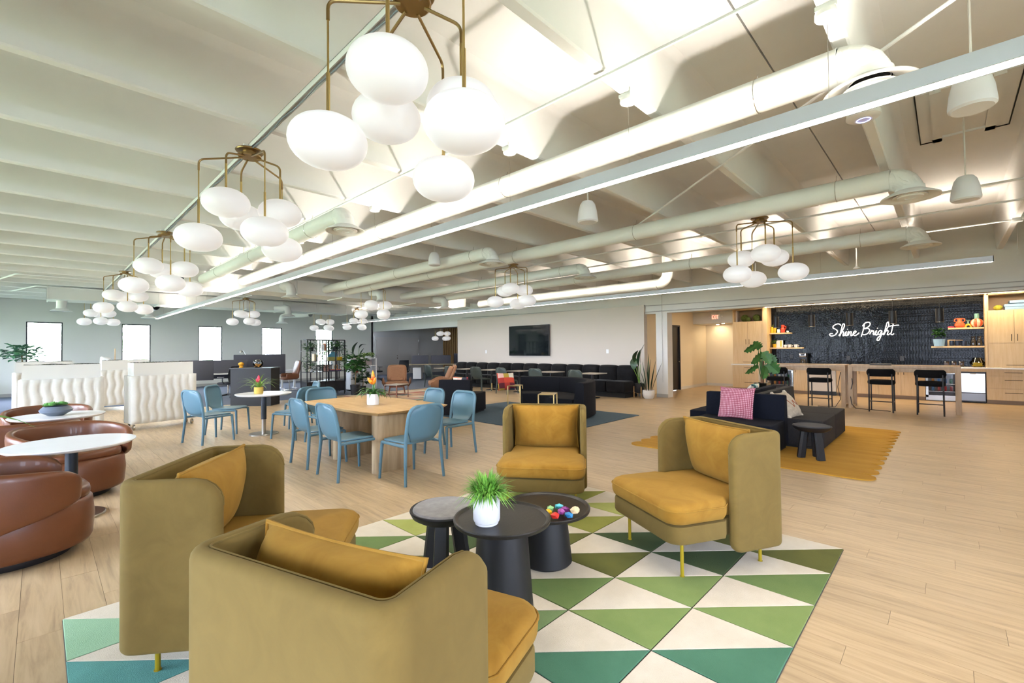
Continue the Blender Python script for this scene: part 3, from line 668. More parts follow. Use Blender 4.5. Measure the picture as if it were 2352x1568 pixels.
# marble pot with grass
def blades(n, seed, l0, l1, w, spread, up, rad=.0):
    q = random.Random(seed); b = MB()
    for i in range(n):
        a = q.uniform(0,6.283); l = q.uniform(l0,l1); el = q.uniform(.05,1)**.8; t = el*spread
        d = Vector((math.cos(a)*math.sin(t), math.sin(a)*math.sin(t), math.cos(t))); p = Vector((math.cos(a)*rad*q.random(), math.sin(a)*rad*q.random(), 0))
        side = Vector((-math.sin(a),math.cos(a),0))*w*q.uniform(.6,1.2); m = p+d*l*.55+Vector((0,0,.02)); e = p+d*l+Vector((0,0,-.12*l*t*t*up))
        b.add([p-side*.3,p+side*.3,m+side,e,m-side],[(0,1,2,4),(4,2,3)])
    return b
GRASS = mat('grass_green', lin('4d8a2c'), .5, noise=1, nscale=30, col2=lin('86b84a'))
MARB = mat('white_marble', (.82,.82,.82), .25, noise=1, nscale=9, col2=(.70,.70,.72), stretch=(1,1,.5))
t = thing('potted_grass','bushy green grass plant in white marbled pot on coffee table','plant',(1.70,1.84,.5455))
obj('pot', MB().lathe([(0,0),(.060,0),(.064,.004),(.064,.014),(.070,.018),(.074,.03),(.075,.165),(.073,.168),(.068,.165),(.067,.145),(0,.145)],40), MARB, t)
fo = obj('foliage', blades(620,3,.07,.16,.0045,1.6,1,.05), GRASS, t, loc=(0,0,.145), smooth=0); fo['kind'] = 'stuff'
# coloured stones
q = random.Random(5)
def stone(col, name, x, y, z, s, rz, label):
    b = MB(); bm = bmesh.new(); bmesh.ops.create_icosphere(bm, subdivisions=1, radius=1)
    for v in bm.verts: v.co = Vector((v.co.x*.034*s*q.uniform(.88,1.1), v.co.y*.026*s*q.uniform(.88,1.1), max(v.co.z,-.75)*.021*s*q.uniform(.9,1.08)))
    mn = min(v.co.z for v in bm.verts)
    for v in bm.verts: v.co.z -= mn
    bm.verts.ensure_lookup_table(); b.add([v.co[:] for v in bm.verts],[[v.index for v in f.verts] for f in bm.faces]); bm.free()
    tag(obj('balancing_stone', b, mat(name,lin(col),.45), loc=(x,y,z), rot=(0,0,rz), smooth=0), label, 'toy', 'coloured stones on the coffee table')
Z = .386
for c,n,u,v,l,s in (('e07b1c','stone_orange',-.135,.0,'orange faceted stone at left of the group on table',1),('8fc07c','stone_green',-.055,.055,'pale green faceted stone behind the yellow one',1.05),('5cc6d6','stone_aqua',.01,.095,'light aqua faceted stone at back of the group',1.05),
               ('e6b81c','stone_yellow',-.075,-.015,'yellow faceted stone between orange and red',1.1),('7c2f7a','stone_plum',.045,.04,'dark plum faceted stone behind the violet one',1),('a5489c','stone_violet',.012,-.005,'violet faceted stone in middle of the group',1.05),
               ('c22a20','stone_red',-.035,-.075,'red faceted stone at front of the group',1.15),('2878ae','stone_blue',.055,-.065,'blue faceted stone at front right of the group',1.05),('e6c79a','stone_cream',.105,.005,'large cream faceted stone at right of the group',1.3)):
    cx, cy = 2.40, 1.885; x = cx+u*.693+v*.72; y = cy-u*.72+v*.693
    stone(c,n,x,y,Z+.012,s,rnd.uniform(0,3),l)
# ---------------------------------------------------------------- dining chairs and tables
BLUEP = mat('blue_plastic', lin('4d6d7a'), .42, noise=.05, nscale=3)
GREENP = mat('dark_green_plastic', lin('333d38'), .45)
def side_chair(name, label, loc, rz, m, group):
    """stacking chair, local +Y front"""
    t = thing(name, label, 'chair', (*loc, 0), rz, group)
    for sx in (1,-1):
        obj('leg', MB().tube([(sx*.250,.250,0),(sx*.238,.238,.25),(sx*.226,.228,.43)],[.016,.018,.021],10), m, t)
        obj('leg', MB().tube([(sx*.276,-.280,0),(sx*.262,-.258,.25),(sx*.250,-.245,.44)],[.017,.019,.0205],10), m, t)
        obj('seat_rail', MB().tube([(sx*.226,.228,.425),(sx*.238,.0,.425),(sx*.250,-.245,.425)],.018,10), m, t)
    pts = bend([(.250,-.245,.43),(.250,-.265,.62),(.238,-.315,.865),(-.238,-.315,.865),(-.250,-.265,.62),(-.250,-.245,.43)],.15,9)
    obj('back_frame', MB().tube(pts,.0205,10), m, t)
    # moulded back, rounded to the frame above and narrowing to the seat below
    def back(side):
        def fn(u, v):
            x = 2*u-1; z = .868-v*.43
            w = .240 if v > .33 else .240-.125*(1-math.sqrt(max(0,1-(1-v/.33)**2)))
            if v > .5: w -= .10*((v-.5)/.5)**1.7
            y = -.312+.075*v-.045*(1-x*x)*(1-.5*v)+(.06*((v-.8)/.2)**2 if v > .8 else 0)
            return (x*w, y+side*.0065, z)
        return fn
    b = MB().grid(back(-1),14,20); n = len(b.f); b.grid(back(1),14,20)
    for i in range(n,len(b.f)): b.f[i] = b.f[i][::-1]
    obj('backrest', b, m, t, smooth=60)
    b = MB(); P = [(x,y) for x,y in rrect(-.225,.225,-.215,.245,.07,5)]; n = len(P)
    for z, k in ((.432,.97),(.440,1.0),(.452,.995),(.456,.96)): b.v += [(x*k,y*k,z+.010*(abs(x)/.225)**2) for x,y in P]
    for i in range(3):
        for j in range(n): b.f.append((i*n+j,i*n+(j+1)%n,(i+1)*n+(j+1)%n,(i+1)*n+j))
    b.f.append(tuple(range(n))[::-1]); c = len(b.v); b.v.append((0,0,.449))
    for j in range(n): b.f.append((3*n+j,3*n+(j+1)%n,c))
    obj('seat', b, m, t, smooth=60)
    return t
GB = 'blue stacking chairs'
c0 = side_chair('side_chair','blue chair at near end of wooden table, seen from behind', (3.03,4.60), R(4), BLUEP, GB)
def fc(l, x, y, rz): return dup(c0, (x,y,0), R(rz), l, GB)
fc('blue chair at left side of wooden table, nearer the camera', 2.62,5.28,-90)
fc('blue chair at left side of wooden table, second from camera', 2.62,6.13,-90)
fc('blue chair at right side of wooden table, nearer the camera', 4.12,5.25,92)
fc('blue chair at right side of wooden table, farther from camera', 4.14,6.02,90)
fc('blue chair at far end of wooden table, only its back showing', 3.30,7.38,180)
fc('blue chair at round table, left front with legs fully visible', 1.98,8.98,-72)
fc('blue chair at round table, back left beside white divider', 2.45,9.72,-130)
fc('blue chair at round table, right front seen from behind', 3.08,8.28,28)
fc('blue chair at round table, right rear with only back visible', 3.60,9.35,80)
# wooden table: softly bowed top on two curved slab legs
OAK = mat('pale_oak', lin('c9a878'), .42, noise=1, nscale=2.2, col2=lin('b8925e'), stretch=(9,.8,1))
OAKL = mat('limed_oak', lin('b59f80'), .55, noise=1, nscale=3, col2=lin('9a8567'), stretch=(5,5,.5))
def bowed(x0,x1,y0,y1,bow,r,n=10):
    P = []
    cs = [(x0,y0),(x1,y0),(x1,y1),(x0,y1)]
    for i in range(4):
        a, b = cs[i], cs[(i+1)%4]; dx_, dy_ = b[0]-a[0], b[1]-a[1]; l = math.hypot(dx_,dy_); nx, ny = dy_/l, -dx_/l
        for k in range(n):
            s = k/n; s2 = r/l+(1-2*r/l)*s; P.append((a[0]+dx_*s2+nx*bow*4*s2*(1-s2), a[1]+dy_*s2+ny*bow*4*s2*(1-s2)))
    return P
t = thing('dining_table','pale oak dining table with bowed edges and slab legs','table',(3.32,6.0,0))
P = bowed(-.56,.58,-1.05,1.05,.03,.05)
b = MB(); n = len(P)
for z, s in ((.700,.95),(.728,.99),(.738,1),(.742,.998)): b.v += [(x*s,y*s,z) for x,y in P]
for i in range(3):
    for j in range(n): b.f.append((i*n+j,i*n+(j+1)%n,(i+1)*n+(j+1)%n,(i+1)*n+j))
b.f.append(tuple(range(n))[::-1]); b.f.append(tuple(3*n+j for j in range(n)))
obj('table_top', b, OAK, t, smooth=35)
for y in (-.98, .08):
    poly = arc((-.45,y+.06),.06,90,270,6)+[(0.0,y-.0)]+[(.04,y+.02),(.04,y+.10),(0,y+.12)]
    obj('leg', MB().prism(arc((-.46,y+.055),.055,90,270,8)+[(-.2,y-.004),(.06,y+.02),(.06,y+.09),(-.2,y+.106)],0,.705), OAKL, t, smooth=40)
obj('leg', MB().prism([(.06,.30),(.12,.30),(.40,.55),(.36,.60)],0,.705), OAKL, t, smooth=40)
# pedestal tables with white tops
MTOP = mat('white_marble_top', (.80,.79,.77), .22, noise=.06, nscale=2)
PEDB = mat('navy_black_post', (.025,.032,.042), .35, metal=.3)
STEEL = mat('brushed_steel', (.50,.47,.42), .28, metal=1)
def pedestal(label, x, y, h, r, rb=.24):
    t = thing('pedestal_table', label, 'table', (x,y,0))
    obj('table_top', MB().lathe([(0,h-.03),(r-.03,h-.03),(r-.004,h-.012),(r,h-.006),(r-.004,h),(0,h)],64), MTOP, t)
    obj('column', MB().lathe([(.045,.27),(.045,h-.03),(.12,h-.03),(0,h-.03)],24), PEDB, t)
    obj('sleeve', MB().lathe([(.036,.02),(.036,.275),(0,.275)],24), STEEL, t)
    obj('base', MB().lathe([(0,0),(rb,0),(rb,.012),(rb-.006,.02),(.05,.024),(0,.024)],48), STEEL, t)
    return t
pedestal('round white pedestal table with blue chairs and red bromeliad', 2.82,9.0,.74,.46)
pedestal('round white pedestal table between the leather tub chairs in front', .20,5.82,.68,.46)
pedestal('farther round white table holding succulent bowl', .16,8.35,.70,.46)
# leather tub chairs
LEA = mat('cognac_leather', lin('6c3f25'), .36, noise=.18, nscale=3, bump=.06, bscale=140, coat=.05)
def tub(label, x, y, rz, z=0):
    t = thing('tub_chair', label, 'armchair', (x,y,z), rz, 'brown leather tub chairs')     # +Y front
    obj('swivel_base', MB().lathe([(0,0),(.30,0),(.31,.015),(.31,.05),(0,.05)],40), BLACKM, t)
    def ring(a, f): return (f*.40*math.copysign(abs(math.sin(a))**.8,math.sin(a)), -f*.41*math.copysign(abs(math.cos(a))**.85,math.cos(a)))
    b = MB(); n = 48
    rows = ((.06,.90),(.075,.97),(.10,1.0),(.25,1.03),(.38,1.0),(.405,.96),(.41,.90))
    for z_, f in rows: b.v += [(*ring(2*PI*j/n, f), z_) for j in range(n)]
    for i in range(len(rows)-1):
        for j in range(n): b.f.append((i*n+j,i*n+(j+1)%n,(i+1)*n+(j+1)%n,(i+1)*n+j))
    b.f.append(tuple((len(rows)-1)*n+j for j in range(n))); obj('body', b, LEA, t, smooth=50)
    # wrap-around back whose lower edge climbs towards the front
    m = 40; V = []; F = []; K = 16
    for i in range(m+1):
        u = -1+2*i/m; a = u*R(128); au = abs(u)
        zt = .73-.10*au**2.2; zb = .13+.30*au**1.3; th = .036*(1 if au < .93 else max(.15, math.sqrt(max(0,1-((au-.93)/.07)**2))))
        zt = zt-(.06*((au-.85)/.15)**2 if au > .85 else 0)
        for k in range(K):
            q = 2*PI*k/K; cz = math.copysign(abs(math.sin(q))**.35, math.sin(q)); cr = math.copysign(abs(math.cos(q))**.6, math.cos(q))
            zz = (zt+zb)/2+(zt-zb)/2*cz; f = 1.0+.055+(zz-.41)*.16
            px, py = ring(a, f); l = math.hypot(px,py); V.append((px+px/l*th*cr, py+py/l*th*cr, zz))
    for i in range(m):
        for k in range(K): F.append((i*K+k, i*K+(k+1)%K, (i+1)*K+(k+1)%K, (i+1)*K+k))
    F.append(tuple(range(K))); F.append(tuple(m*K+k for k in range(K))[::-1])
    obj('backrest', MB().add(V,F), LEA, t, smooth=60)
    obj('seat_cushion', MB().superq((0,.03,.445),.33,.36,.055,.45,.55,32,10), LEA, t, smooth=60)
    return t
tub('brown leather tub chair nearest the camera, cut by left edge', -.12,4.98,facing(.95,.12))
tub('brown leather tub chair behind the front white table', .24,6.72,facing(.35,-.94))
tub('brown leather tub chair in the third row, only top of back visible', -.12,7.78,R(0))
tub('brown leather tub chair behind the succulent table', .08,9.35,R(180))
# quilted rolling planter dividers
QUIL = mat('quilted_white_fabric', lin('d6d3ca'), .9, noise=.04, nscale=20, bump=.15, bscale=260)
LAM = mat('white_laminate', lin('d8d6ce'), .5)
SOIL = mat('moss_strip', lin('3c4426'), .95, noise=.6, nscale=25, bump=.6, bscale=90)
def divider(label, x0, y0, x1, y1, h=1.30, dep=.42, m=QUIL, lam=LAM):
    l = math.hypot(x1-x0,y1-y0); a = math.atan2(y1-y0,x1-x0); t = thing('planter_divider', label, 'divider', (x0,y0,0), a, 'quilted planter dividers')
    zq = h-.25; z0 = .12
    b = MB()
    N = max(4, round(l/.145)); 
    def face(sg):
        def fn(u, v):
            z = z0+(zq-z0)*v; wob = .022*math.sin(v*PI*4.2); x = u*l; s = (u*N) - wob/.145*math.sin(PI*u)**.3; d = abs(math.sin(PI*s))
            ed = min(1, min(v,1-v)*14, min(u,1-u)*l*16)**.5
            return (x, (0 if sg < 0 else dep)+sg*(.006+.030*d**.5)*ed, z)
        return fn
    b.grid(face(-1),N*8,22); n = len(b.f); b.grid(face(1),N*8,22)
    for i in range(n,len(b.f)): b.f[i] = b.f[i][::-1]
    b.rbox(0,l,0,dep,z0,zq,.015,2)
    obj('quilted_panel', b, m, t, smooth=70)
    obj('planter_box', MB().box(.05,l-.05,.03,dep-.03,zq,h-.0), lam, t, smooth=0)
    so = MB(); q = random.Random(int(x0*100)+9)
    so.grid(lambda u,v:(.065+u*(l-.13),.045+v*(dep-.09),h+.003+.012*math.sin(u*37+v*11)*math.sin(v*9+u*23)),40,8); s_ = obj('moss', so, SOIL, t); s_['kind'] = 'stuff'
    for x in (.06,l-.06):
        for y in (.06,dep-.06):
            c = obj('caster', MB().cyl((x-.015,y,.05),(x+.015,y,.05),.05,n=20), CHROME, t); obj('caster_stem', MB().cyl((x,y,.09),(x,y,.13),.015), CHROME, c)
    return t
divider('white quilted planter divider on casters, beside the blue chairs', 1.20,11.30,2.28,11.46)
divider('white quilted planter divider on left, behind leather chairs', -.27,11.35,.82,11.32)
divider('shaded quilted planter divider seen in gap between white ones', 1.05,15.85,2.13,15.85)
divider('grey-brown planter divider behind the left white divider', -.47,15.8,.61,15.8)
# ---------------------------------------------------------------- sofas, banquette, rugs in the middle of the room
BLKF = mat('charcoal_wool', (.009,.009,.011), .95, noise=.25, nscale=40, bump=.15, bscale=400, spec=.2)
GREYF = mat('dark_grey_wool', (.034,.032,.032), .95, noise=.2, nscale=40, bump=.15, bscale=400, spec=.2)
NAVYF = mat('navy_wool', (.007,.009,.016), .95, noise=.2, nscale=40, bump=.15, bscale=400, spec=.2)
BRUG = mat('slate_blue_rug', lin('3c4f5c'), .95, noise=.2, nscale=25, bump=.4, bscale=300)
YRUG = mat('mustard_rug', lin('b98a2c'), .95, noise=1, nscale=6, col2=lin('ad7d22'), bump=.4, bscale=300, stretch=(1,.15,1))
tag(obj('blue_rug', MB().rbox(6.27,9.2,4.95,9.02,.0005,.012,.005,1), BRUG), 'slate blue rug under the black curved sofa', 'rug')
# mustard rug with scalloped fringe on both ends
pts = []
def scallop(x0, x1, y, sg, n):
    out = []; w = (x1-x0)/n
    for i in range(n):
        for a in range(0,181,18):
            out.append((x0+w*(i+.5)-w/2*math.cos(R(a)), y+sg*(.04+.19*math.sin(R(a))**.8)))
    return out
pts = scallop(6.33,10.36,.83,-1,13)+scallop(6.33,10.36,3.38,1,13)[::-1]
tag(obj('mustard_rug', MB().prism(pts,.0005,.014), YRUG, smooth=30), 'mustard rug with scalloped ends under modular sofa', 'rug')
# modular sofa on the mustard rug
def block(name, parent, m, x0,x1,y0,y1,z0,z1,r=.035): return obj(name, MB().rbox(x0,x1,y0,y1,z0,z1,r,3), m, parent, smooth=40)
def slanted(m, parent, x0,x1,yb,yf,z0,z1,lean,name='backrest'):
    b = MB().rbox(x0,x1,0,1,0,1,.03,3)
    def T(p):
        y = yb+(yf-yb)*p[1]; return (p[0], y+lean*(p[2]), z0+(z1-z0)*p[2])
    b.v = [T(v) for v in b.v]; return obj(name, b, m, parent, smooth=40)
def module(name, label, loc, rz, w, m, depth=.95, sh=.42, bh=.76, group='modular sofa seats'):
    t = thing(name, label, 'sofa', (*loc,.014), rz, group)        # +Y front, origin at back edge centre
    b = MB().rbox(-w/2+.004,w/2-.004,.0,1,0,1,.03,3)
    b.v = [(x, .22+y*(depth-.22)+(.05*(1-z) if y > .5 else 0)*0, .03+z*(sh-.03)) for x,y,z in b.v]; obj('seat', b, m, t, smooth=40)
    b = MB().rbox(-w/2+.004,w/2-.004,0,1,0,1,.025,3)
    b.v = [(x, (0+y*.26)*(1-.28*z)+.07*z*(1-y), .03+z*(bh-.03)) for x,y,z in b.v]; obj('backrest', b, m, t, smooth=40)
    obj('plinth', MB().box(-w/2+.03,w/2-.03,.05,depth-.05,0,.032), DARK, t, smooth=0)
    return t
module('sofa_module','dark grey sofa module facing kitchen, nearer the tripod stool',(8.15,2.23),R(180),.92,GREYF)
module('sofa_module','dark grey sofa module facing kitchen, farther from the camera',(9.07,2.23),R(180),.92,GREYF)
module('sofa_module','dark sofa module facing away on left side, farther',(9.07,2.25),0,.92,NAVYF)
module('sofa_module','dark sofa module facing away on left side, beside navy seat',(8.15,2.25),0,.92,NAVYF)
module('sofa_module','navy sofa module with pink cushion facing the mustard chair',(7.66,2.27),R(90),1.12,NAVYF,.92,.42,.775)
tripod('tripod_stool','black three-legged stool standing on the mustard rug',7.12,1.32,.0145,R(20),.435,.225,mat('black_pad',(.06,.06,.065),.9))
# cushions
def pat(name, cols, cell, uvscale=1):
    """grid of colour patches from white noise on object coordinates"""
    m = bpy.data.materials.new(name); m.use_nodes = True; nt = m.node_tree; b = nt.nodes['Principled BSDF']; N = nt.nodes.new; L = nt.links.new
    tc = N('ShaderNodeTexCoord'); mp = N('ShaderNodeMapping'); mp.inputs['Scale'].default_value = (1/cell,1/cell,0); mp.inputs['Location'].default_value = (.5,.37,.5); L(tc.outputs['Object'], mp.inputs[0])
    fl = N('ShaderNodeVectorMath'); fl.operation = 'FLOOR'; L(mp.outputs[0], fl.inputs[0]); wn_ = N('ShaderNodeTexWhiteNoise'); wn_.noise_dimensions = '3D'; L(fl.outputs[0], wn_.inputs['Vector'])
    cr = N('ShaderNodeValToRGB'); cr.color_ramp.interpolation = 'CONSTANT'; e = cr.color_ramp.elements
    while len(e) < len(cols): e.new(.5)
    for i,c in enumerate(cols): e[i].position = i/len(cols); e[i].color = (*lin(c),1)
    L(wn_.outputs['Value'], cr.inputs[0]); L(cr.outputs[0], b.inputs['Base Color']); b.inputs['Roughness'].default_value = .9; return m
def cushion(label, loc, rot, w, h, t_, m, name='throw_pillow'):
    return tag(obj(name, MB().pillow(w,h,t_,16,None,.06), m, loc=loc, rot=rot, smooth=70), label, 'cushion')
# pink woven pillow: grid of raised stitches
def woven(name):
    m = bpy.data.materials.new(name); m.use_nodes = True; nt = m.node_tree; b = nt.nodes['Principled BSDF']; N = nt.nodes.new; L = nt.links.new
    tc = N('ShaderNodeTexCoord'); br = N('ShaderNodeTexBrick'); br.offset = 0; br.inputs['Color1'].default_value = (*lin('d99aa6'),1); br.inputs['Color2'].default_value = (*lin('e0a9b4'),1); br.inputs['Mortar'].default_value = (*lin('8e2f48'),1)
    br.inputs['Scale'].default_value = 1; br.inputs['Mortar Size'].default_value = .004; br.inputs['Brick Width'].default_value = .022; br.inputs['Row Height'].default_value = .028; br.inputs['Mortar Smooth'].default_value = .3
    L(tc.outputs['Object'], br.inputs['Vector']); L(br.outputs['Color'], b.inputs['Base Color']); bp = N('ShaderNodeBump'); bp.inputs['Strength'].default_value = .6; bp.inputs['Distance'].default_value = .01; bp.invert = True; L(br.outputs['Fac'], bp.inputs['Height']); L(bp.outputs[0], b.inputs['Normal']); b.inputs['Roughness'].default_value = .95
    return m
def lean(fx, fy, tilt):   # orientation of a pillow whose face (+Z) looks along (fx,fy), leaning back
    a = math.atan2(fy, fx); return (Matrix.Rotation(a+PI/2,4,'Z') @ Matrix.Rotation(R(90-tilt),4,'X')).to_euler()
cushion('pink woven throw pillow on the navy sofa seat',(7.30,2.32,.655),lean(-1,0,18),.50,.48,.16,woven('pink_weave'))
t = cushion('cream tufted boho pillow with tassels on grey seat',(7.98,1.80,.60),lean(-.15,-1,35),.46,.44,.20,mat('cream_tufted',lin('cdbfa8'),.95,noise=.25,nscale=18,bump=.9,bscale=45))
for sx,sy in ((.22,-.2),(-.22,-.2),(.22,.2),(-.22,.2)):
    obj('tassel', MB().superq((sx,sy,0),.03,.045,.025,.8,.8,10,6), mat('cream_tassel',lin('d8cdb8'),.95,bump=.8,bscale=120), t)
tag(obj('arrow_motif', MB().tube([(-.14,.05,.088),(-.05,-.08,.094),(.0,.02,.10),(.07,-.06,.094),(.14,.06,.082)],.006,6), mat('terracotta_yarn',lin('9a5a40'),.95), t))
cushion('teal patterned pillow peeking over back of the sofa',(9.35,2.72,.62),lean(0,1,30),.44,.42,.16,pat('teal_patch',['2c6a66','a8c0c0','1f4a58','d8d0c0'],.11))
COLP = ['a8342a','c4532c','b08a3a','e0b0a0','5a1a22','d8cdb8','2a3038','b8862e']
# black curved sofa on the blue rug
def csofa():
    t = thing('curved_sofa','black curved sofa with tall back on the blue rug','sofa',(0,0,.012))
    cx, cy, R0 = 7.72, 7.05, 1.62                       # centre of the outer curve
    def seg(a0, a1, name, r0, r1, z0, z1, n=12, lean_=0):
        b = MB(); K = []
        for i in range(n+1):
            a = R(a0+(a1-a0)*i/n); c, s = math.cos(a), math.sin(a)
            sec = [(r0,z0),(r1,z0),(r1,z1-.04),(r1-.012,z1-.012),(r1-.04,z1),(r0+.04+lean_,z1),(r0+.012+lean_,z1-.012),(r0+lean_,z1-.04)]
            b.v += [(cx+r*c, cy+r*s, z) for r,z in sec]
        m = 8
        for i in range(n):
            for j in range(m): b.f.append((i*m+j,i*m+(j+1)%m,(i+1)*m+(j+1)%m,(i+1)*m+j))
        b.f.append(tuple(range(m))[::-1]); b.f.append(tuple(n*m+j for j in range(m))); obj(name, b, BLKF, t, smooth=35)
    for a0, a1 in ((-88,-42),(-41.6,2),(2.4,46)):
        seg(a0,a1,'backrest',R0-.30,R0,.04,.77,12,.10); seg(a0,a1,'seat',R0-1.0,R0-.30,.04,.41)
    obj('plinth', MB().prism(arc((cx,cy),R0-.06,-87,45,20)+arc((cx,cy),R0-.95,45,-87,20),0,.042), DARK, t, smooth=0)
    return t
csofa()
module('armless_sofa','black armless lounge seat with colourful pillow, left of blue rug',(6.42,8.02),R(-63),.78,BLKF,1.08,.46,.80,'armless seats')
t = cushion('red and ochre patchwork pillow on the armless black seat',(6.76,8.10,.66),lean(.75,.15,22),.46,.46,.17,pat('patchwork_a',COLP,.13))
cushion('red and ochre patchwork pillow on the curved sofa',(8.35,8.25,.66),lean(-.5,-.9,20),.47,.47,.17,pat('patchwork_b',['5a1a22','c4432c','a8342a','a88a30','c4432c','d8cdb8','e0b0a0','24303a'],.14))
# slim gold laptop tables
def gold(label, x, y, rz, h=.56, w=.46, d=.34):
    t = thing('laptop_table', label, 'table', (x,y,.012), rz, 'gold side tables'); r = .011
    obj('table_top', MB().rbox(-w/2,w/2,-d/2,d/2,h-.012,h,.004,1), GOLDM, t)
    for sx, sy in ((-1,-1),(-1,1),(1,-1)): obj('leg', MB().box(sx*(w/2-.012)-r,sx*(w/2-.012)+r,sy*(d/2-.012)-r,sy*(d/2-.012)+r,0,h-.012), GOLDM, t, smooth=0)
    obj('foot_rail', MB().box(-w/2,-w/2+.02,-d/2,d/2,0,.015), GOLDM, t, smooth=0)
gold('slim gold side table at left end of curved sofa', 8.45,8.02,R(35))
gold('slim gold side table inside the curved sofa, nearer the camera', 7.30,6.0,R(30))
# banquette under the television: channel-tufted
BANQ = mat('black_velvet', (.008,.008,.009), .8, sheen=.1, noise=.4, nscale=7, spec=.2)
t = thing('banquette','long black tufted banquette bench under the wall television','bench',(0,0,0))
obj('plinth', MB().box(12.12,12.86,6.98,15.62,0,.13), DARK, t, smooth=0)
n = 13; y0, y1 = 6.94, 15.66; wseg = (y1-y0)/n
for i in range(n):
    a, b_ = y0+wseg*i, y0+wseg*(i+1)
    obj('seat_cushion', MB().superq((12.34,(a+b_)/2,.32),.31,wseg/2,.175,.25,.22,24,12), BANQ, t, smooth=60)
    bk = MB()
    def fn(u, v, a=a, b_=b_):
        q = 2*u-1; z = .40+.56*v; e = math.sqrt(max(0,1-abs(q)**2.6)); tp = math.sqrt(max(0,1-(max(0,v-.72)/.28)**2))
        return (12.84-(.05+.17*e**.6)*(.25+.75*tp), (a+b_)/2+q*wseg/2, z-.035*(1-e)*v)
    bk.grid(fn,14,16); obj('back_cushion', bk.box(12.80,12.86,a+.01,b_-.01,.2,.93), BANQ, t, smooth=60)
GT = mat('grey_stone_top', lin('a59b8e'), .45)
bt = None
for i, y in enumerate((7.75,9.35,10.75,12.15,13.55,14.95)):
    t = thing('cafe_table', ('square cafe table before the banquette, nearest the potted plants','second square cafe table from potted plants at banquette','third square cafe table along the banquette','fourth square cafe table along the banquette','fifth square cafe table along the banquette','square cafe table at the far end of banquette')[i], 'table', (11.55,y,0), 0, 'cafe tables at the banquette')
    obj('table_top', MB().rbox(-.33,.33,-.32,.32,.725,.75,.006,1), GT, t)
    obj('column', MB().lathe([(.038,.25),(.038,.726),(0,.726)],16).box(-.2,.2,-.02,.02,.70,.726), BLACKM, t)
    obj('sleeve', MB().lathe([(.028,.02),(.028,.25),(0,.25)],16), GOLDM, t); obj('base', MB().lathe([(0,0),(.23,0),(.23,.012),(.04,.022),(0,.022)],28), CHROME, t)
gl = ['dark green chair at the nearest banquette table','dark green chair at second banquette table','dark green chair at third banquette table','dark green chair at fourth banquette table','dark green chair at fifth banquette table','dark green chair at farthest banquette table']
for i, y in enumerate((7.72,9.32,10.75,12.12,13.55,14.95)):
    dup(c0,(10.95+.05*(i%2),y,0),R(-90+(-4,3,-3,5,2,-4)[i]),gl[i],'dark green stacking chairs',{BLUEP:GREENP})
# television
t = thing('television','large black wall television above the banquette','television',(12.82,11.45,1.81))
obj('screen', MB().box(-.032,-.028,-.995,.995,-.555,.565), mat('screen_glass',(.004,.006,.007),.06,coat=.3), t, smooth=0)
obj('bezel', MB().rbox(-.028,.02,-1.01,1.01,-.575,.58,.006,1), BLACKM, t)
obj('wall_mount', MB().box(.02,.078,-.3,.3,-.2,.2), BLACKM, t, smooth=0)
for y,l in ((13.9,'small white outlet cover on wall left of television'),(8.05,'small white switch plate on wall right of television')): tag(obj('wall_plate', MB().rbox(12.888,12.899,y-.045,y+.045,1.33,1.46,.003,1), WHITE), l, 'switch')
# ---------------------------------------------------------------- kitchen
MAPLE = mat('maple_laminate', lin('d8bd92'), .45, noise=1, nscale=2.0, col2=lin('cfb184'), stretch=(1,14,1.2))
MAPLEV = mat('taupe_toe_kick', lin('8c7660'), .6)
QZ = mat('white_quartz', (.80,.78,.74), .25)
XC = 16.6
def pull(parent, p0, p1):
    b = MB().cyl(p0,p1,.006,n=8); d = Vector(p1)-Vector(p0)
    for k in (.08,.92): q = Vector(p0)+d*k; b.cyl(q,q+Vector((.03,0,0)),.004,n=6)
    obj('handle', b, mat('dark_bronze',(.06,.045,.03),.35,metal=1), parent)
def base_drawers(label, ya, yb):
    t = thing('drawer_cabinet', label, 'cabinet', (0,0,0)); y0, y1 = min(ya,yb), max(ya,yb)
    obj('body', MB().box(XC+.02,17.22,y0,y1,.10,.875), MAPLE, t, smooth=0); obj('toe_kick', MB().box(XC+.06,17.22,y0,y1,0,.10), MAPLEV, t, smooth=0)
    for za,zb in ((.715,.87),(.40,.705),(.11,.39)):
        d = obj('drawer', MB().box(XC,XC+.02,y0+.004,y1-.004,za,zb), MAPLE, t, smooth=0)
        zc = zb-.10 if zb < .8 else (za+zb)/2; yc = y0+(y1-y0)*(.5 if yb > 3 else .5); pull(d,(XC-.03,yc-.15,zc),(XC-.03,yc+.15,zc))
base_drawers('maple drawer cabinet at left end of kitchen counter',4.30,5.38)
base_drawers('maple drawer cabinet at right end of kitchen counter',-1.62,-.70)
def base_doors(label, y0, y1, n):
    t = thing('base_cabinet', label, 'cabinet', (0,0,0))
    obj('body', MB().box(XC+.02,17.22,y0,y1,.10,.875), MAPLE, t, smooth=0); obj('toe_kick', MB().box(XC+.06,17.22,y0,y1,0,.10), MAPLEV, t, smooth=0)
    w = (y1-y0)/n
    for i in range(n):
        d = obj('door', MB().box(XC,XC+.02,y0+w*i+.004,y0+w*(i+1)-.004,.11,.87), MAPLE, t, smooth=0)
        ye = y0+w*i+(.06 if i % 2 else w-.06); pull(d,(XC-.03,ye,.68),(XC-.03,ye,.82))
base_doors('maple base cabinet left of the dishwasher',3.13,3.55,1)
base_doors('maple base cabinet doors between dishwasher and wine fridge',.45,2.43,4)
t = thing('counter_filler','maple filler above the small refrigerators','panel',(0,0,0)); obj('panel', MB().box(XC+.01,17.2,-.70,.45,.80,.875), MAPLE, t, smooth=0)
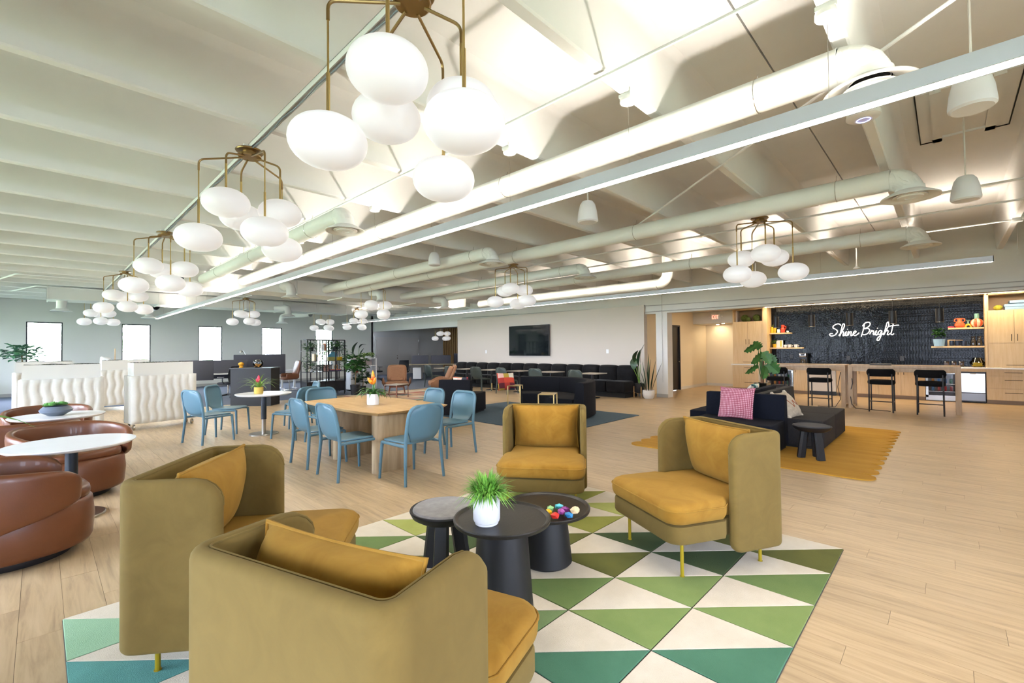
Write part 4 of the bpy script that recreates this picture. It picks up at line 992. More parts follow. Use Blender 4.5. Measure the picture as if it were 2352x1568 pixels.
ct = thing('countertop','white quartz countertop along whole kitchen wall','countertop',(0,0,0)); obj('slab', MB().rbox(XC-.025,17.22,-1.64,5.42,.876,.912,.004,1), QZ, ct)
# dishwasher, fridges
SSTL = mat('stainless', (.42,.41,.39), .25, metal=1)
t = thing('dishwasher','stainless dishwasher under counter behind second bar stool','appliance',(0,0,0)); obj('door', MB().box(XC-.005,XC+.02,2.44,3.12,.12,.87), mat('dishwasher_steel',(.62,.58,.52),.4), t, smooth=0); obj('toe_panel', MB().box(XC+.04,XC+.06,2.44,3.12,.0,.12), BLACKM, t, smooth=0); pull(t,(XC-.045,2.55,.80),(XC-.045,3.01,.80))
def fridge(label, y0, y1, glassd):
    t = thing('mini_fridge', label, 'refrigerator', (0,0,0))
    if glassd:
        obj('body', MB().box(XC+.05,17.2,y0,y1,.02,.035).box(XC+.05,17.2,y0,y1,.77,.785).box(XC+.05,17.2,y0,y0+.02,.02,.78).box(XC+.05,17.2,y1-.02,y1,.02,.78).box(17.18,17.2,y0,y1,.02,.78), mat('fridge_inside',(.10,.10,.11),.6), t, smooth=0)
        d = obj('door', MB().box(XC,XC+.05,y0,y0+.05,.10,.785).box(XC,XC+.05,y1-.05,y1,.10,.785).box(XC,XC+.05,y0,y1,.735,.785).box(XC,XC+.05,y0,y1,.10,.155), SSTL, t, smooth=0)
        obj('pane', MB().box(XC+.02,XC+.026,y0+.05,y1-.05,.155,.735), GLASS, d, smooth=0); pull(d,(XC-.03,y0+.03,.25),(XC-.03,y0+.03,.65))
        for z in (.25,.45): obj('shelf', MB().box(XC+.08,17.15,y0+.02,y1-.02,z,z+.01), CHROME, t, smooth=0)
        obj('grille', MB().box(XC+.02,XC+.04,y0,y1,.02,.10), SSTL, t, smooth=0)
        l = obj('interior_lamp', MB().box(16.9,17.0,y0+.1,y1-.1,.755,.768), emis('fridge_lamp',(.8,.9,1),3), t, smooth=0)
    else:
        obj('body', MB().box(XC+.04,17.2,y0,y1,.02,.80), BLACKM, t, smooth=0)
        obj('door', MB().rbox(XC,XC+.045,y0+.01,y1-.01,.26,.76,.006,1), SSTL, t); obj('lower_panel', MB().rbox(XC,XC+.045,y0+.01,y1-.01,.05,.245,.006,1), mat('dark_steel',(.17,.17,.17),.35,metal=1), t); obj('badge', MB().box(XC-.003,XC+.001,(y0+y1)/2-.05,(y0+y1)/2+.05,.735,.755), WHITE, t, smooth=0)
fridge('glass-door beverage fridge behind the last bar stool',-.20,.44,True)
fridge('stainless small refrigerator right of the glass-door fridge',-.69,-.23,False)
fridge('glass-front drinks fridge behind the first bar stool',3.56,4.28,True)
q = random.Random(2)
for y0,y1,zs,lab in ((-.12,.36,(.26,.46),'in the beverage fridge behind last stool'),(3.68,4.18,(.26,.46),'in the drinks fridge behind first stool')):
    for z in zs:
        for i in range(4):
            yy = y0+.06+i*(y1-y0-.12)/3; c = q.choice(['b03030','2f7a50','2c6fae','d8d4c8','c8802c'])
            tag(obj('drink_can', MB().lathe([(0,0),(.028,0),(.032,.006),(.032,.105),(.026,.118),(0,.118)],12), mat('can_'+c,lin(c),.35), loc=(16.80,yy,z+.011)), 'coloured drink can standing %s' % lab, 'can', 'cans '+lab)
# tall wall cabinets standing on the counter
def tall(label, y0, y1, side, ndoor=2):
    t = thing('wall_cabinet', label, 'cabinet', (0,0,0)); z0, z1 = .914, 2.79; XF = XC+.08
    obj('body', MB().box(XF+.02,17.22,y0,y1,z0,2.36).box(17.18,17.22,y0,y1,2.36,z1).box(XF+.02,17.22,y0,y0+.03,2.36,z1).box(XF+.02,17.22,y1-.03,y1,2.36,z1).box(XF+.02,17.22,y0,y1,z1-.03,z1), MAPLE, t, smooth=0)
    w = (y1-y0)/ndoor
    for i in range(ndoor):
        d = obj('door', MB().box(XF,XF+.02,y0+w*i+.004,y0+w*(i+1)-.004,1.535,2.355), MAPLE, t, smooth=0)
        ye = y0+w*i+(.05 if i % 2 else w-.05); pull(d,(XF-.03,ye,1.58),(XF-.03,ye,1.75))
    d = obj('lift_door', MB().box(XF,XF+.02,y0+.004,y1-.004,.918,1.522), MAPLE, t, smooth=0); yc = (y0+y1)/2; pull(d,(XF-.03,yc-.15,.98),(XF-.03,yc+.15,.98))
    if side: obj('end_panel', MB().box(XF-.02,17.22,*side,.912,2.80), MAPLE, t, smooth=0)
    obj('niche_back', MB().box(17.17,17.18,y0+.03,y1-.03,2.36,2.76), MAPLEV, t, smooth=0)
tall('tall maple cabinet left of black tile wall, moss balls on top shelf',4.42,5.38,(4.30,4.42))
tall('tall maple cabinet right of black tile wall, blue boxes on top shelf',-1.66,-.74,(-.74,-.70))
# black glazed tiles: each stands proud at its own slight tilt
TILE = mat('black_glazed_tile', (.003,.004,.006), .07, bump=.5, bscale=22, spec=.14)
wk = bpy.data.objects['wall_kitchen']; tw, th, gp = .064, .205, .004
grout = obj('tile_backing', MB().box(17.222,17.24,-.70,4.32,.912,2.80), mat('dark_grout',(.03,.03,.032),.9), wk, smooth=0)
tm = []
for k in range(6):
    e = [rnd.uniform(0,.005) for _ in range(4)]; b = MB().box(0,.010,0,tw-gp,0,th-gp)
    b.v = [(x-(e[i % 4] if x < .005 else 0), y, z) for i,(x,y,z) in enumerate(b.v)]; me = b.mesh('tile',0); me.materials.append(TILE); tm.append(me)
rest = MB(); cnt = 0
NYT = int((4.32+.70)/tw)
for i in range(NYT):
    for j in range(10):
        z = .914+j*th
        if z > 2.79: break
        y = -.70+i*tw
        if cnt < 290 and z+th < 2.82:
            cnt += 1; obj('tile', tm[(i*7+j*3) % 6], None, wk, loc=(17.214,y,z))
        else:
            b = MB().box(17.214,17.224,y,y+tw-gp,z,min(z+th-gp,2.80)); e = [rnd.uniform(0,.005) for _ in range(4)]
            b.v = [(x-(e[n_ % 4] if x < 17.22 else 0), yy, zz) for n_,(x,yy,zz) in enumerate(b.v)]; rest.add(b.v,b.f)
_r = obj('tiles', rest, TILE, wk, smooth=0); _r['kind'] = 'stuff'
# floating shelves
def fshelf(label, y0, y1, z): tag(obj('floating_shelf', MB().rbox(16.95,17.21,y0,y1,z-.045,z,.004,1), MAPLE), label, 'shelf')
fshelf('upper left floating shelf with yellow and red vases',3.68,4.30,1.955); fshelf('lower left floating shelf with white cups',3.36,4.30,1.465)
fshelf('upper right floating shelf with orange jug',-.70,-.02,1.955); fshelf('lower right floating shelf with plant and blue cups',-.70,.32,1.465)
# neon sign
NEON = emis('neon_white',(1.0,.88,.76),5.0)
def neon():
    t = thing('neon_sign','glowing white script neon sign reading Shine Bright on black tiles','sign',(17.16,0,0))
    G = {  # strokes in em units, x to the right
     'S':[[(.62,.80),(.50,.92),(.30,.90),(.14,.76),(.16,.62),(.36,.50),(.46,.34),(.36,.12),(.14,.02),(.0,.10),(.02,.20),(.16,.20)]],
     'h':[[(.0,.05),(.14,.30),(.26,.72),(.22,.92),(.14,.84),(.10,.40),(.06,.02),(.12,.22),(.22,.34),(.28,.26),(.26,.06),(.32,.02),(.40,.12)]],
     'i':[[(.0,.12),(.08,.34),(.06,.08),(.12,.02),(.20,.12)],[(.12,.50),(.125,.52)]],
     'n':[[(.0,.10),(.04,.34),(.04,.04),(.12,.26),(.20,.32),(.22,.20),(.22,.04),(.28,.02),(.36,.12)]],
     'e':[[(.0,.12),(.12,.20),(.18,.30),(.12,.36),(.04,.26),(.06,.08),(.16,.02),(.28,.10),(.38,.22)]],
     'B':[[(.10,.80),(.08,.40),(.02,-.06)],[(.0,.70),(.14,.92),(.34,.96),(.44,.84),(.36,.64),(.14,.50),(.34,.52),(.46,.38),(.38,.16),(.20,.06),(.08,.10)]],
     'r':[[(.0,.10),(.08,.36),(.10,.30),(.20,.32),(.20,.14),(.24,.04),(.32,.12)]],
     'g':[[(.22,.30),(.12,.34),(.02,.20),(.06,.06),(.16,.10),(.22,.30),(.20,-.10),(.12,-.36),(.02,-.34),(.06,-.16),(.24,.04),(.34,.14)]],
     't':[[(.14,.88),(.12,.40),(.10,.08),(.18,.02),(.26,.10)],[(-.12,.60),(.10,.66),(.46,.68)]]}
    H = .40; sp = {'S':.58,'h':.36,'i':.17,'n':.32,'e':.34,'B':.50,'r':.28,'g':.30,'t':.3}
    x = 0; strokes = []
    for ch in 'Shine Bright':
        if ch == ' ': x += .18; continue
        for st in G[ch]: strokes.append([(x+a+.14*b, b) for a,b in st])
        x += sp[ch]
    tot = x+.1; k = 1.60/tot; y0 = 2.66; zb = 1.80
    for st in strokes:
        P = [Vector(((0, y0-a*k, zb+b*k*1.02))) for a,b in st]; Q = []
        for i in range(len(P)-1):                               # Catmull-Rom
            p0,p1,p2,p3 = P[max(i-1,0)],P[i],P[i+1],P[min(i+2,len(P)-1)]
            for s in range(5):
                u = s/5; Q.append(.5*((2*p1)+(p2-p0)*u+(2*p0-5*p1+4*p2-p3)*u*u+(3*p1-p0-3*p2+p3)*u**3))
        Q.append(P[-1]); obj('neon_tube', MB().tube(Q,.0085,8), NEON, t)
    for yy in (2.5,2.0,1.5,1.2): obj('standoff', MB().cyl((0,yy,1.9),(.05,yy,1.9),.004,n=6), CHROME, t)
neon()
# breakfast tables
WALN = mat('ash_veneer', lin('b39a7c'), .5, noise=1, nscale=2.5, col2=lin('a58b6c'), stretch=(1,8,1))
def bar(label, y0, y1):
    t = thing('bar_table', label, 'table', (0,0,0)); x0, x1 = 13.55, 14.25; h = 1.035
    obj('table_top', MB().rbox(x0,x1,y0,y1,h-.05,h,.004,1), WALN, t); obj('apron', MB().box(x0+.03,x0+.055,y0+.05,y1-.05,h-.15,h-.05), WALN, t, smooth=0)
    for y in (y0,y1-.09): obj('leg', MB().box(x0,x0+.08,y,y+.09,0,h-.05).box(x1-.08,x1,y,y+.09,0,h-.05).box(x0+.08,x1-.08,y+.02,y+.07,0,.06), WALN, t, smooth=0)
bar('long wooden bar table nearer the refrigerators',-.20,1.75); bar('long wooden bar table nearer the exit hall',1.80,3.72)
tag(obj('power_cable', MB().tube([(13.6,1.70,.86),(13.52,1.66,.6),(13.58,1.72,.35),(13.5,1.68,.1),(13.45,1.6,.012),(13.35,1.2,.012),(13.3,.95,.012)],.008,6), BLACKM),'black power cable drooping down the bar table leg','cable')
tag(obj('power_cable', MB().tube([(13.6,1.90,.86),(13.5,1.95,.5),(13.53,1.9,.2),(13.45,2.0,.012),(13.4,2.35,.012)],.007,6), BLACKM),'black cable running from table leg to floor outlet','cable')
tag(obj('laptop_case', MB().rbox(13.7,13.95,.95,1.35,1.035,1.065,.008,2), BLACKM),'flat black box lying on the bar table','box')
def stool(label, x, y, rz):
    t = thing('bar_stool', label, 'stool', (x,y,0), rz, 'black bar stools')       # +Y front
    FB = mat('black_boucle',(.004,.004,.0045),.95,bump=.4,bscale=200,spec=.2)
    obj('seat', MB().superq((0,0,.665),.245,.235,.055,.45,.5,28,10), FB, t, smooth=60)
    P = [Vector((.27*math.sin(a),-.25*math.cos(a)+.02,.885)) for a in [R(-62+124*i/12) for i in range(13)]]
    b = MB(); K = 12
    for i,p in enumerate(P):
        e = Vector((p.x,p.y-.02,0)).normalized(); s_ = .6 if i in (0,12) else 1
        for k in range(K): qa = 2*PI*k/K; b.v.append(tuple(p+e*(.035*s_*math.cos(qa))+Vector((0,0,.085*s_*math.copysign(abs(math.sin(qa))**.6,math.sin(qa))))))
    for i in range(12):
        for k in range(K): b.f.append((i*K+k,i*K+(k+1)%K,(i+1)*K+(k+1)%K,(i+1)*K+k))
    b.f.append(tuple(range(K))); b.f.append(tuple(12*K+k for k in range(K))[::-1]); obj('backrest', b, FB, t, smooth=60)
    for sx in (1,-1):
        obj('leg', MB().cyl((sx*.21,-.215,0),(sx*.20,-.235,.86),.014), BLACKM, t); obj('leg', MB().cyl((sx*.21,.215,0),(sx*.205,.19,.62),.014), BLACKM, t)
        obj('side_rail', MB().cyl((sx*.207,-.218,.22),(sx*.207,.212,.22),.010), BLACKM, t)
        obj('arm_post', MB().cyl((sx*.23,.06,.64),(sx*.235,-.06,.86),.012), BLACKM, t)
    obj('foot_rail', MB().cyl((-.21,.212,.20),(.21,.212,.20),.011), BLACKM, t); obj('foot_rail', MB().cyl((-.21,-.216,.24),(.21,-.216,.24),.011), BLACKM, t)
    return t
st = stool('black upholstered bar stool at right end of bar table',13.30,.28,R(-90))
for y,l in ((1.10,'black upholstered bar stool, second from refrigerator end'),(2.28,'black upholstered bar stool, third from the refrigerator end'),(3.20,'black upholstered bar stool nearest the monstera plant')): dup(st,(13.30,y,0),R(-90),l)
# black cylinder pendants
for i,y in enumerate((3.62,2.73,1.87,.99,.12)):
    t = thing('cylinder_pendant',('black cylinder pendant before left floating shelves','second black cylinder pendant from exit hall','black cylinder pendant just left of word Bright','black cylinder pendant above end of neon sign','black cylinder pendant nearest orange jug shelf')[i],'light',(15.0,y,2.045),0,'black cylinder pendants')
    obj('shade', MB().lathe([(.070,0),(.075,0),(.075,.33),(0,.33),(0,.32),(.070,.32)],28), BLACKM, t); obj('cord', MB().cyl((0,0,.33),(0,0,.755),.004,n=6), BLACKM, t)
    obj('rim', MB().lathe([(.066,.001),(.076,.0),(.0765,.006),(.066,.006)],28,cap=False), mat('copper_rim',(.6,.45,.3),.3,metal=1), t)
    obj('lamp', MB().lathe([(0,.03),(.06,.03),(.06,.04),(0,.04)],20), emis('pendant_lamp',(1,.82,.58),KITCH), t)
# concealed warm strip above the tile wall and hall downlights
t = thing('cove_light','warm concealed light strip above the black tile wall','light',(0,0,0)); obj('strip', MB().box(16.4,16.5,-1.6,4.3,2.785,2.799), emis('cove_lamp',(1,.80,.55),KITCH*.9), t, smooth=0)
for i,(x,y,z,l) in enumerate(((17.3,5.9,2.355,'bright recessed downlight in the exit hall ceiling'),(17.9,6.3,2.355,'second recessed downlight washing the hall end wall'),(15.2,5.6,2.795,'recessed downlight at the hall entrance'),(14.4,.5,2.795,'recessed downlight over right bar table'),(14.4,2.8,2.795,'recessed downlight over left bar table'),(15.8,-1.0,2.795,'recessed downlight before right drawers'),(15.8,5.0,2.795,'recessed downlight before left drawers'),(15.8,2.0,2.795,'recessed downlight above middle of the counter'))):
    t = thing('downlight', l, 'light', (x,y,z)); obj('trim_ring', MB().lathe([(.055,0),(.075,0),(.075,.005),(.055,.005)],24,cap=False), WHITE, t); obj('lamp', MB().lathe([(0,.001),(.055,.001),(.055,.004),(0,.004)],20), emis('downlight_lamp',(1,.80,.56),KITCH*3), t)
# exit sign
t = thing('exit_sign','white exit sign with red lettering on the hall soffit','sign',(16.94,6.03,2.58)); obj('housing', MB().rbox(-.03,0,-.16,.16,-.10,.12,.01,2), WHITE, t)
RED = emis('exit_red',(1,.16,.10),2.0)
def bar_(y0,y1,z0,z1,p): obj('letter_stroke', MB().box(-.034,-.03,min(y0,y1),max(y0,y1),z0,z1), RED, p, smooth=0)
L0 = .12
for ch in 'EXIT':
    w_ = .055 if ch != 'I' else .016; a, b_ = L0, L0-w_; p = t
    b = MB(); s_ = .015
    if ch == 'E': b.box(-.034,-.03,a-s_,a,-.06,.07).box(-.034,-.03,b_,a-s_,.053,.07).box(-.034,-.03,b_+.01,a-s_,-.003,.013).box(-.034,-.03,b_,a-s_,-.06,-.043)
    if ch == 'I': b.box(-.034,-.03,a-s_,a,-.06,.07)
    if ch == 'T': b.box(-.034,-.03,b_,a,.053,.07).box(-.034,-.03,(a+b_)/2-s_/2,(a+b_)/2+s_/2,-.06,.053)
    if ch == 'X':
        for sg in (1,-1):
            c0_ = (a+b_)/2; h_ = w_/2; b.add([(-.034,c0_-sg*h_-s_/2,-.06),(-.034,c0_-sg*h_+s_/2,-.06),(-.034,c0_+sg*h_+s_/2,.07),(-.034,c0_+sg*h_-s_/2,.07)],[(0,1,2,3)])
    obj('letter', b, RED, t, smooth=0); L0 -= w_+.014
for s_ in (1,-1): obj('lamp_head', MB().lathe([(0,-.02),(.03,-.02),(.03,.02),(0,.02)],14,(-.03,s_*.22,.02)).cyl((-.02,s_*.16,.02),(-.02,s_*.2,.02),.008), WHITE, t)
# ---------------------------------------------------------------- offices, shelf unit, far lounge
SCR = mat('grey_felt_screen', (.085,.085,.10), .95, bump=.1, bscale=300)
DTOP = mat('desk_top_pale', lin('cbb692'), .5); DW = mat('desk_white', (.72,.72,.72), .45)
def office_chair(label, x, y, rz, m=None):
    t = thing('office_chair', label, 'chair', (x,y,.006), rz, 'black task chairs'); m = m or mat('black_mesh',(.015,.016,.019),.8)
    for k in range(5):
        a = R(90+72*k); obj('base_leg', MB().tube([(0,0,.10),(.30*math.cos(a),.30*math.sin(a),.065)],[.03,.018],8), mat('chair_base',(.05,.05,.055),.35,metal=.6), t); obj('caster', MB().cyl((.31*math.cos(a)-.015,.31*math.sin(a),.03),(.31*math.cos(a)+.015,.31*math.sin(a),.03),.03,n=12), BLACKM, t)
    obj('gas_column', MB().cyl((0,0,.08),(0,0,.42),.025), CHROME, t)
    obj('seat', MB().superq((0,.02,.465),.24,.24,.045,.5,.45,24,8), m, t, smooth=60)
    b = MB()
    def fn(s):
        def g(u,v): x_ = (2*u-1)*(.21+.02*math.sin(v*PI)); return (x_, -.22-.10*v+.06*(1-(2*u-1)**2)*-1+.05*math.sin(v*PI)*1.2+s*.012, .52+v*.50)
        return g
    b.grid(fn(1),8,12); n=len(b.f); b.grid(fn(-1),8,12)
    for i in range(n,len(b.f)): b.f[i]=b.f[i][::-1]
    obj('backrest', b, m, t, smooth=60)
    for sx in (1,-1): obj('armrest', MB().tube(bend([(sx*.22,-.05,.46),(sx*.29,-.05,.52),(sx*.29,-.05,.66)],.04),.016,8).rbox(sx*.29-.035,sx*.29+.035,-.14,.12,.655,.685,.01,1), BLACKM, t)
    obj('spine', MB().tube([(0,-.05,.44),(0,-.24,.47),(0,-.30,.70)],.022,8), BLACKM, t)
    return t
def desk(label, x0, y0, rz, w, d, screens=(), top=None, z=.006):
    t = thing('office_desk', label, 'desk', (x0,y0,z), rz, 'office desks')
    obj('desk_top', MB().rbox(0,w,0,d,.715,.74,.004,1), top or DTOP, t)
    for x in (.05,w-.11):
        obj('leg', MB().box(x,x+.06,d*.45,d*.55+.03,0,.715).box(x,x+.06,.05,d-.05,0,.04), DW, t, smooth=0)
    for sx0, sx1, sy, z0, z1 in screens: obj('privacy_screen', MB().rbox(sx0,sx1,sy,sy+.03,z0,z1,.012,2), SCR, t)
    return t
desk('office desk with tall grey screen behind white divider',3.1,18.0,R(-10),2.0,.75,((.0,.95,-.03,.55,1.22),(.0,2.0,.75,.55,1.20)),DW)
desk('office desk with raised grey screens before third far window',4.9,18.9,R(-6),1.8,.75,((.0,1.75,-.03,.60,1.38),(.0,.02,0,.6,1.2)),DW)
desk('white desk end beside brown office chair',6.3,18.75,R(-6),.85,.7,(),DW)
desk('pale desk with two grey screens through the opening',12.9,20.6,R(-42),3.0,.75,((.55,1.45,.77,.66,1.20),(1.6,2.65,.77,.66,1.20)))
office_chair('black mesh office chair at the desk behind white divider',4.25,17.0,R(35)); office_chair('black office chair just right of the tan lounge chair',11.9,18.6,R(-25)); office_chair('black office chair at the desk left of opening',11.4,20.2,R(200))
t = thing('phone_booth_screen','dark grey curved felt partition beside wooden slats','partition',(17.4,19.6,.004)); obj('panel', MB().prism(arc((0,0),1.3,150,330,24)+arc((0,0),1.24,330,150,24),0,1.28), SCR, t, smooth=40)
t = thing('drawer_pedestal','white mobile drawer unit under far desk','cabinet',(12.9,19.3,.006),R(-42)); obj('body', MB().rbox(0,.42,0,.55,.04,.60,.006,1), DW, t)
for z in (.42,.24,.06): obj('drawer', MB().box(.01,.41,-.012,0,z,z+.165), DW, t, smooth=0)
# black bar-height cabinet behind the round table
t = thing('black_cabinet','tall matte black cabinet behind the round table','cabinet',(3.62,14.25,0),R(-44.5))
obj('body', MB().box(0,1.10,0,.5,.0,1.02), mat('matte_black',(.010,.010,.011),.6), t, smooth=0); obj('counter_top', MB().rbox(-.02,1.12,-.02,.52,1.02,1.05,.004,1), BLACKM, t)
u, v = (math.cos(R(-44.5)), math.sin(R(-44.5))), (-math.sin(R(-44.5)), math.cos(R(-44.5)))
def oncab(a,b): return (3.62+u[0]*a+v[0]*b, 14.25+u[1]*a+v[1]*b, 1.05)
t = thing('glass_terrarium','clear glass bowl of amber sweets on the black cabinet','bowl',oncab(.62,.25)); obj('bowl', MB().lathe([(0,0),(.07,.005),(.12,.06),(.135,.12),(.12,.19),(.08,.225),(.076,.225),(.115,.187),(.13,.12),(.116,.062),(.07,.01),(0,.006)],32), glass('clear_glass',(.92,.95,.95)), t)
b = MB(); q = random.Random(4)
for i in range(70):
    a = q.uniform(0,6.28); r = .10*math.sqrt(q.random()); b.superq((r*math.cos(a),r*math.sin(a),.03+q.random()*.07),.014,.014,.014,1,1,6,4)
o_ = obj('sweets', b, mat('amber_sweets',lin('c8862a'),.4), t); o_['kind']='stuff'
t = thing('ceramic_gourd','yellow ceramic gourd ornament on the black cabinet','ornament',oncab(.18,.2)); obj('body', MB().lathe([(0,0),(.05,0),(.055,.02),(.035,.045),(.06,.07),(.075,.105),(.055,.14),(.015,.155),(0,.16)],20), mat('gourd_yellow',lin('d89a2a'),.5), t)
t = thing('desk_lamp','silver articulated desk lamp above the grey screens','lamp',(5.4,19.3,.746)); obj('arm', MB().tube([(0,0,0),(.12,.0,.45),(-.1,0,.78)],.012,8), CHROME, t); obj('shade', MB().lathe([(0,.10),(.03,.09),(.075,.02),(.08,0),(.07,0),(0,.06)],20,(-.12,0,.72)), CHROME, t); obj('base', MB().lathe([(0,0),(.09,0),(.09,.02),(0,.02)],20), CHROME, t)
# brown leather conference chair
t = thing('leather_office_chair','cognac leather high-back office chair by the wall','chair',(6.6,18.2,.006),facing(-.95,.0)); 
obj('seat', MB().superq((0,.02,.47),.29,.28,.06,.4,.4,24,8), LEA, t, smooth=60); b = MB().superq((0,0,0),.27,.05,.34,.35,.4,24,14); b.xf(Matrix.Translation((0,-.28,.80)) @ Matrix.Rotation(R(14),4,'X')); obj('backrest', b, LEA, t, smooth=60)
for sx in (1,-1): obj('armrest', MB().superq((sx*.29,-.02,.55),.04,.24,.10,.4,.4,16,8), LEA, t, smooth=60)
obj('column', MB().cyl((0,0,.05),(0,0,.42),.03), CHROME, t); obj('base', MB().lathe([(0,0),(.30,0),(.30,.02),(.05,.05),(0,.05)],28), CHROME, t)
# black open shelf unit
t = thing('open_shelf_unit','tall black metal open shelf crowded with plants and books','shelf',(6.05,15.15,0)); r=.013; Wd, Dd, Hh = 1.28, .50, 1.88
for i in range(5):
    for y in (0,Dd):
        x = Wd*i/4; obj('post', MB().box(x-r,x+r,y-r,y+r,0,Hh), BLACKM, t, smooth=0)
for z in (.48,.80,1.16,1.50): obj('shelf_board', MB().box(-r,Wd+r,-r,Dd+r,z-.012,z), BLACKM, t, smooth=0)
obj('top_rail', MB().box(-r,Wd+r,-r,r,Hh-.02,Hh).box(-r,Wd+r,Dd-r,Dd+r,Hh-.02,Hh).box(-r,r,0,Dd,Hh-.02,Hh).box(Wd-r,Wd+r,0,Dd,Hh-.02,Hh), BLACKM, t, smooth=0)
obj('planter_trough', MB().box(.0,Wd,.02,Dd-.02,.12,.46), BLACKM, t, smooth=0)
t = thing('open_shelf_unit','second black metal open shelf behind the first, holding trailing plants','shelf',(7.02,15.75,0)); Wd2 = .62
for x in (0,Wd2/2,Wd2):
    for y in (0,.45): obj('post', MB().box(x-r,x+r,y-r,y+r,0,Hh), BLACKM, t, smooth=0)
for z in (.48,.80,1.16,1.50): obj('shelf_board', MB().box(-r,Wd2+r,-r,.45+r,z-.012,z), BLACKM, t, smooth=0)
obj('top_rail', MB().box(-r,Wd2+r,-r,r,Hh-.02,Hh).box(-r,Wd2+r,.45-r,.45+r,Hh-.02,Hh), BLACKM, t, smooth=0)
q = random.Random(12); SX, SY = 6.05, 15.15
for i,(x,z,h_,w_,c,l) in enumerate(((.60,1.50,.22,.035,'d8d4cc','white spined book upright on the top shelf'),(.64,1.50,.25,.035,'c2703a','orange spined book upright on the top shelf'),(.68,1.50,.20,.03,'d8c8b0','cream book upright on the top shelf'),
        (.28,1.16,.24,.05,'d8c8a8','cream book leaning on the third shelf'),(.36,1.16,.22,.05,'b8a838','olive yellow book on the third shelf'))):
    tag(obj('book', MB().rbox(0,w_,0,.17,0,h_,.004,1), mat('book_'+c,lin(c),.7), loc=(SX+x,SY+.12,z+.001)), l, 'book', 'books on the open shelf')
t = thing('house_ornament','teal and tan abstract ceramic mountain on shelf','ornament',(SX+.95,SY+.25,1.161)); obj('peak', MB().prism([(-.15,-.06),(.15,-.06),(.15,.06),(-.15,.06)],.13,.14).add([(-.14,-.06,.13),(.15,-.06,.13),(.15,.06,.13),(-.14,.06,.13),(.02,-.05,.30),(.12,-.05,.30),(.12,.05,.30),(.02,.05,.30)],[(0,1,5,4),(1,2,6,5),(2,3,7,6),(3,0,4,7),(4,5,6,7)]), mat('teal_glaze',lin('3f7f92'),.4), t, smooth=0); obj('base', MB().box(-.14,.14,-.06,.06,0,.13), mat('olive_glaze',lin('9a9450'),.5), t, smooth=0)
tag(obj('storage_tin', MB().rbox(-.08,.08,-.06,.06,0,.13,.01,2), mat('yellow_tin',lin('d8ac1c'),.4), loc=(SX+1.20,SY+.2,1.161)), 'bright yellow tin box on the shelf', 'box')
t = thing('ceramic_jug','pale patterned ceramic jug on the lower shelf','vase',(SX+.18,SY+.2,.801)); obj('body', MB().lathe([(0,0),(.04,0),(.06,.05),(.05,.12),(.03,.16),(.038,.19),(0,.19)],18), mat('pale_ceramic',lin('c8b89a'),.6,noise=.6,nscale=20), t)
t = thing('woven_vase','pink woven-pattern vase on the lower shelf','vase',(SX+.72,SY+.2,.801)); obj('body', MB().lathe([(0,0),(.075,0),(.085,.03),(.085,.2),(.07,.22),(0,.22)],18), mat('pink_ceramic',lin('c89a8a'),.7,noise=.4,nscale=30), t)
for k,c in enumerate(('303060','c86a50')): tag(obj('book', MB().rbox(-.16,.16,-.1,.1,0,.028,.003,1), mat('flatbook_'+c,lin(c),.7), loc=(SX+1.05,SY+.22,.801+.029*k)), ('navy book lying flat on the lower shelf','coral book lying flat on top of the navy book')[k], 'book')
t = thing('loop_sculpture','tan looped sculpture standing on stacked books','ornament',(SX+1.08,SY+.22,.859)); obj('loop', MB().tube([(.05*math.cos(a),0,.075+.075*math.sin(a)) for a in [2*PI*i/20 for i in range(20)]],.016,8,closed=True), mat('tan_clay',lin('b08850'),.7), t)
# white bookcase behind
t = thing('low_bookcase','low white bookcase behind black shelf','shelf',(7.98,16.0,.006)); obj('frame', MB().box(0,1.07,0,.36,0,.04).box(0,1.07,0,.36,1.18,1.22).box(0,.04,0,.36,0,1.22).box(1.03,1.07,0,.36,0,1.22).box(0,1.07,.34,.36,0,1.22).box(.5,.54,0,.36,0,1.2), DW, t, smooth=0); obj('shelf_board', MB().box(.03,1.04,.01,.35,.60,.63).box(.03,1.04,.01,.35,.9,.92), DW, t, smooth=0)
tag(obj('picture_frame', MB().box(8.65,8.92,16.15,16.17,.93,1.13), mat('grey_print',lin('8a7f80'),.7), smooth=0),'small framed print standing in white bookcase','picture')
tag(obj('red_bowl', MB().lathe([(0,0),(.06,0),(.14,.08),(.13,.08),(.05,.015),(0,.015)],20), mat('red_glaze',lin('a83a28'),.4), loc=(8.35,16.18,.637)),'red bowl in the white bookcase','bowl')
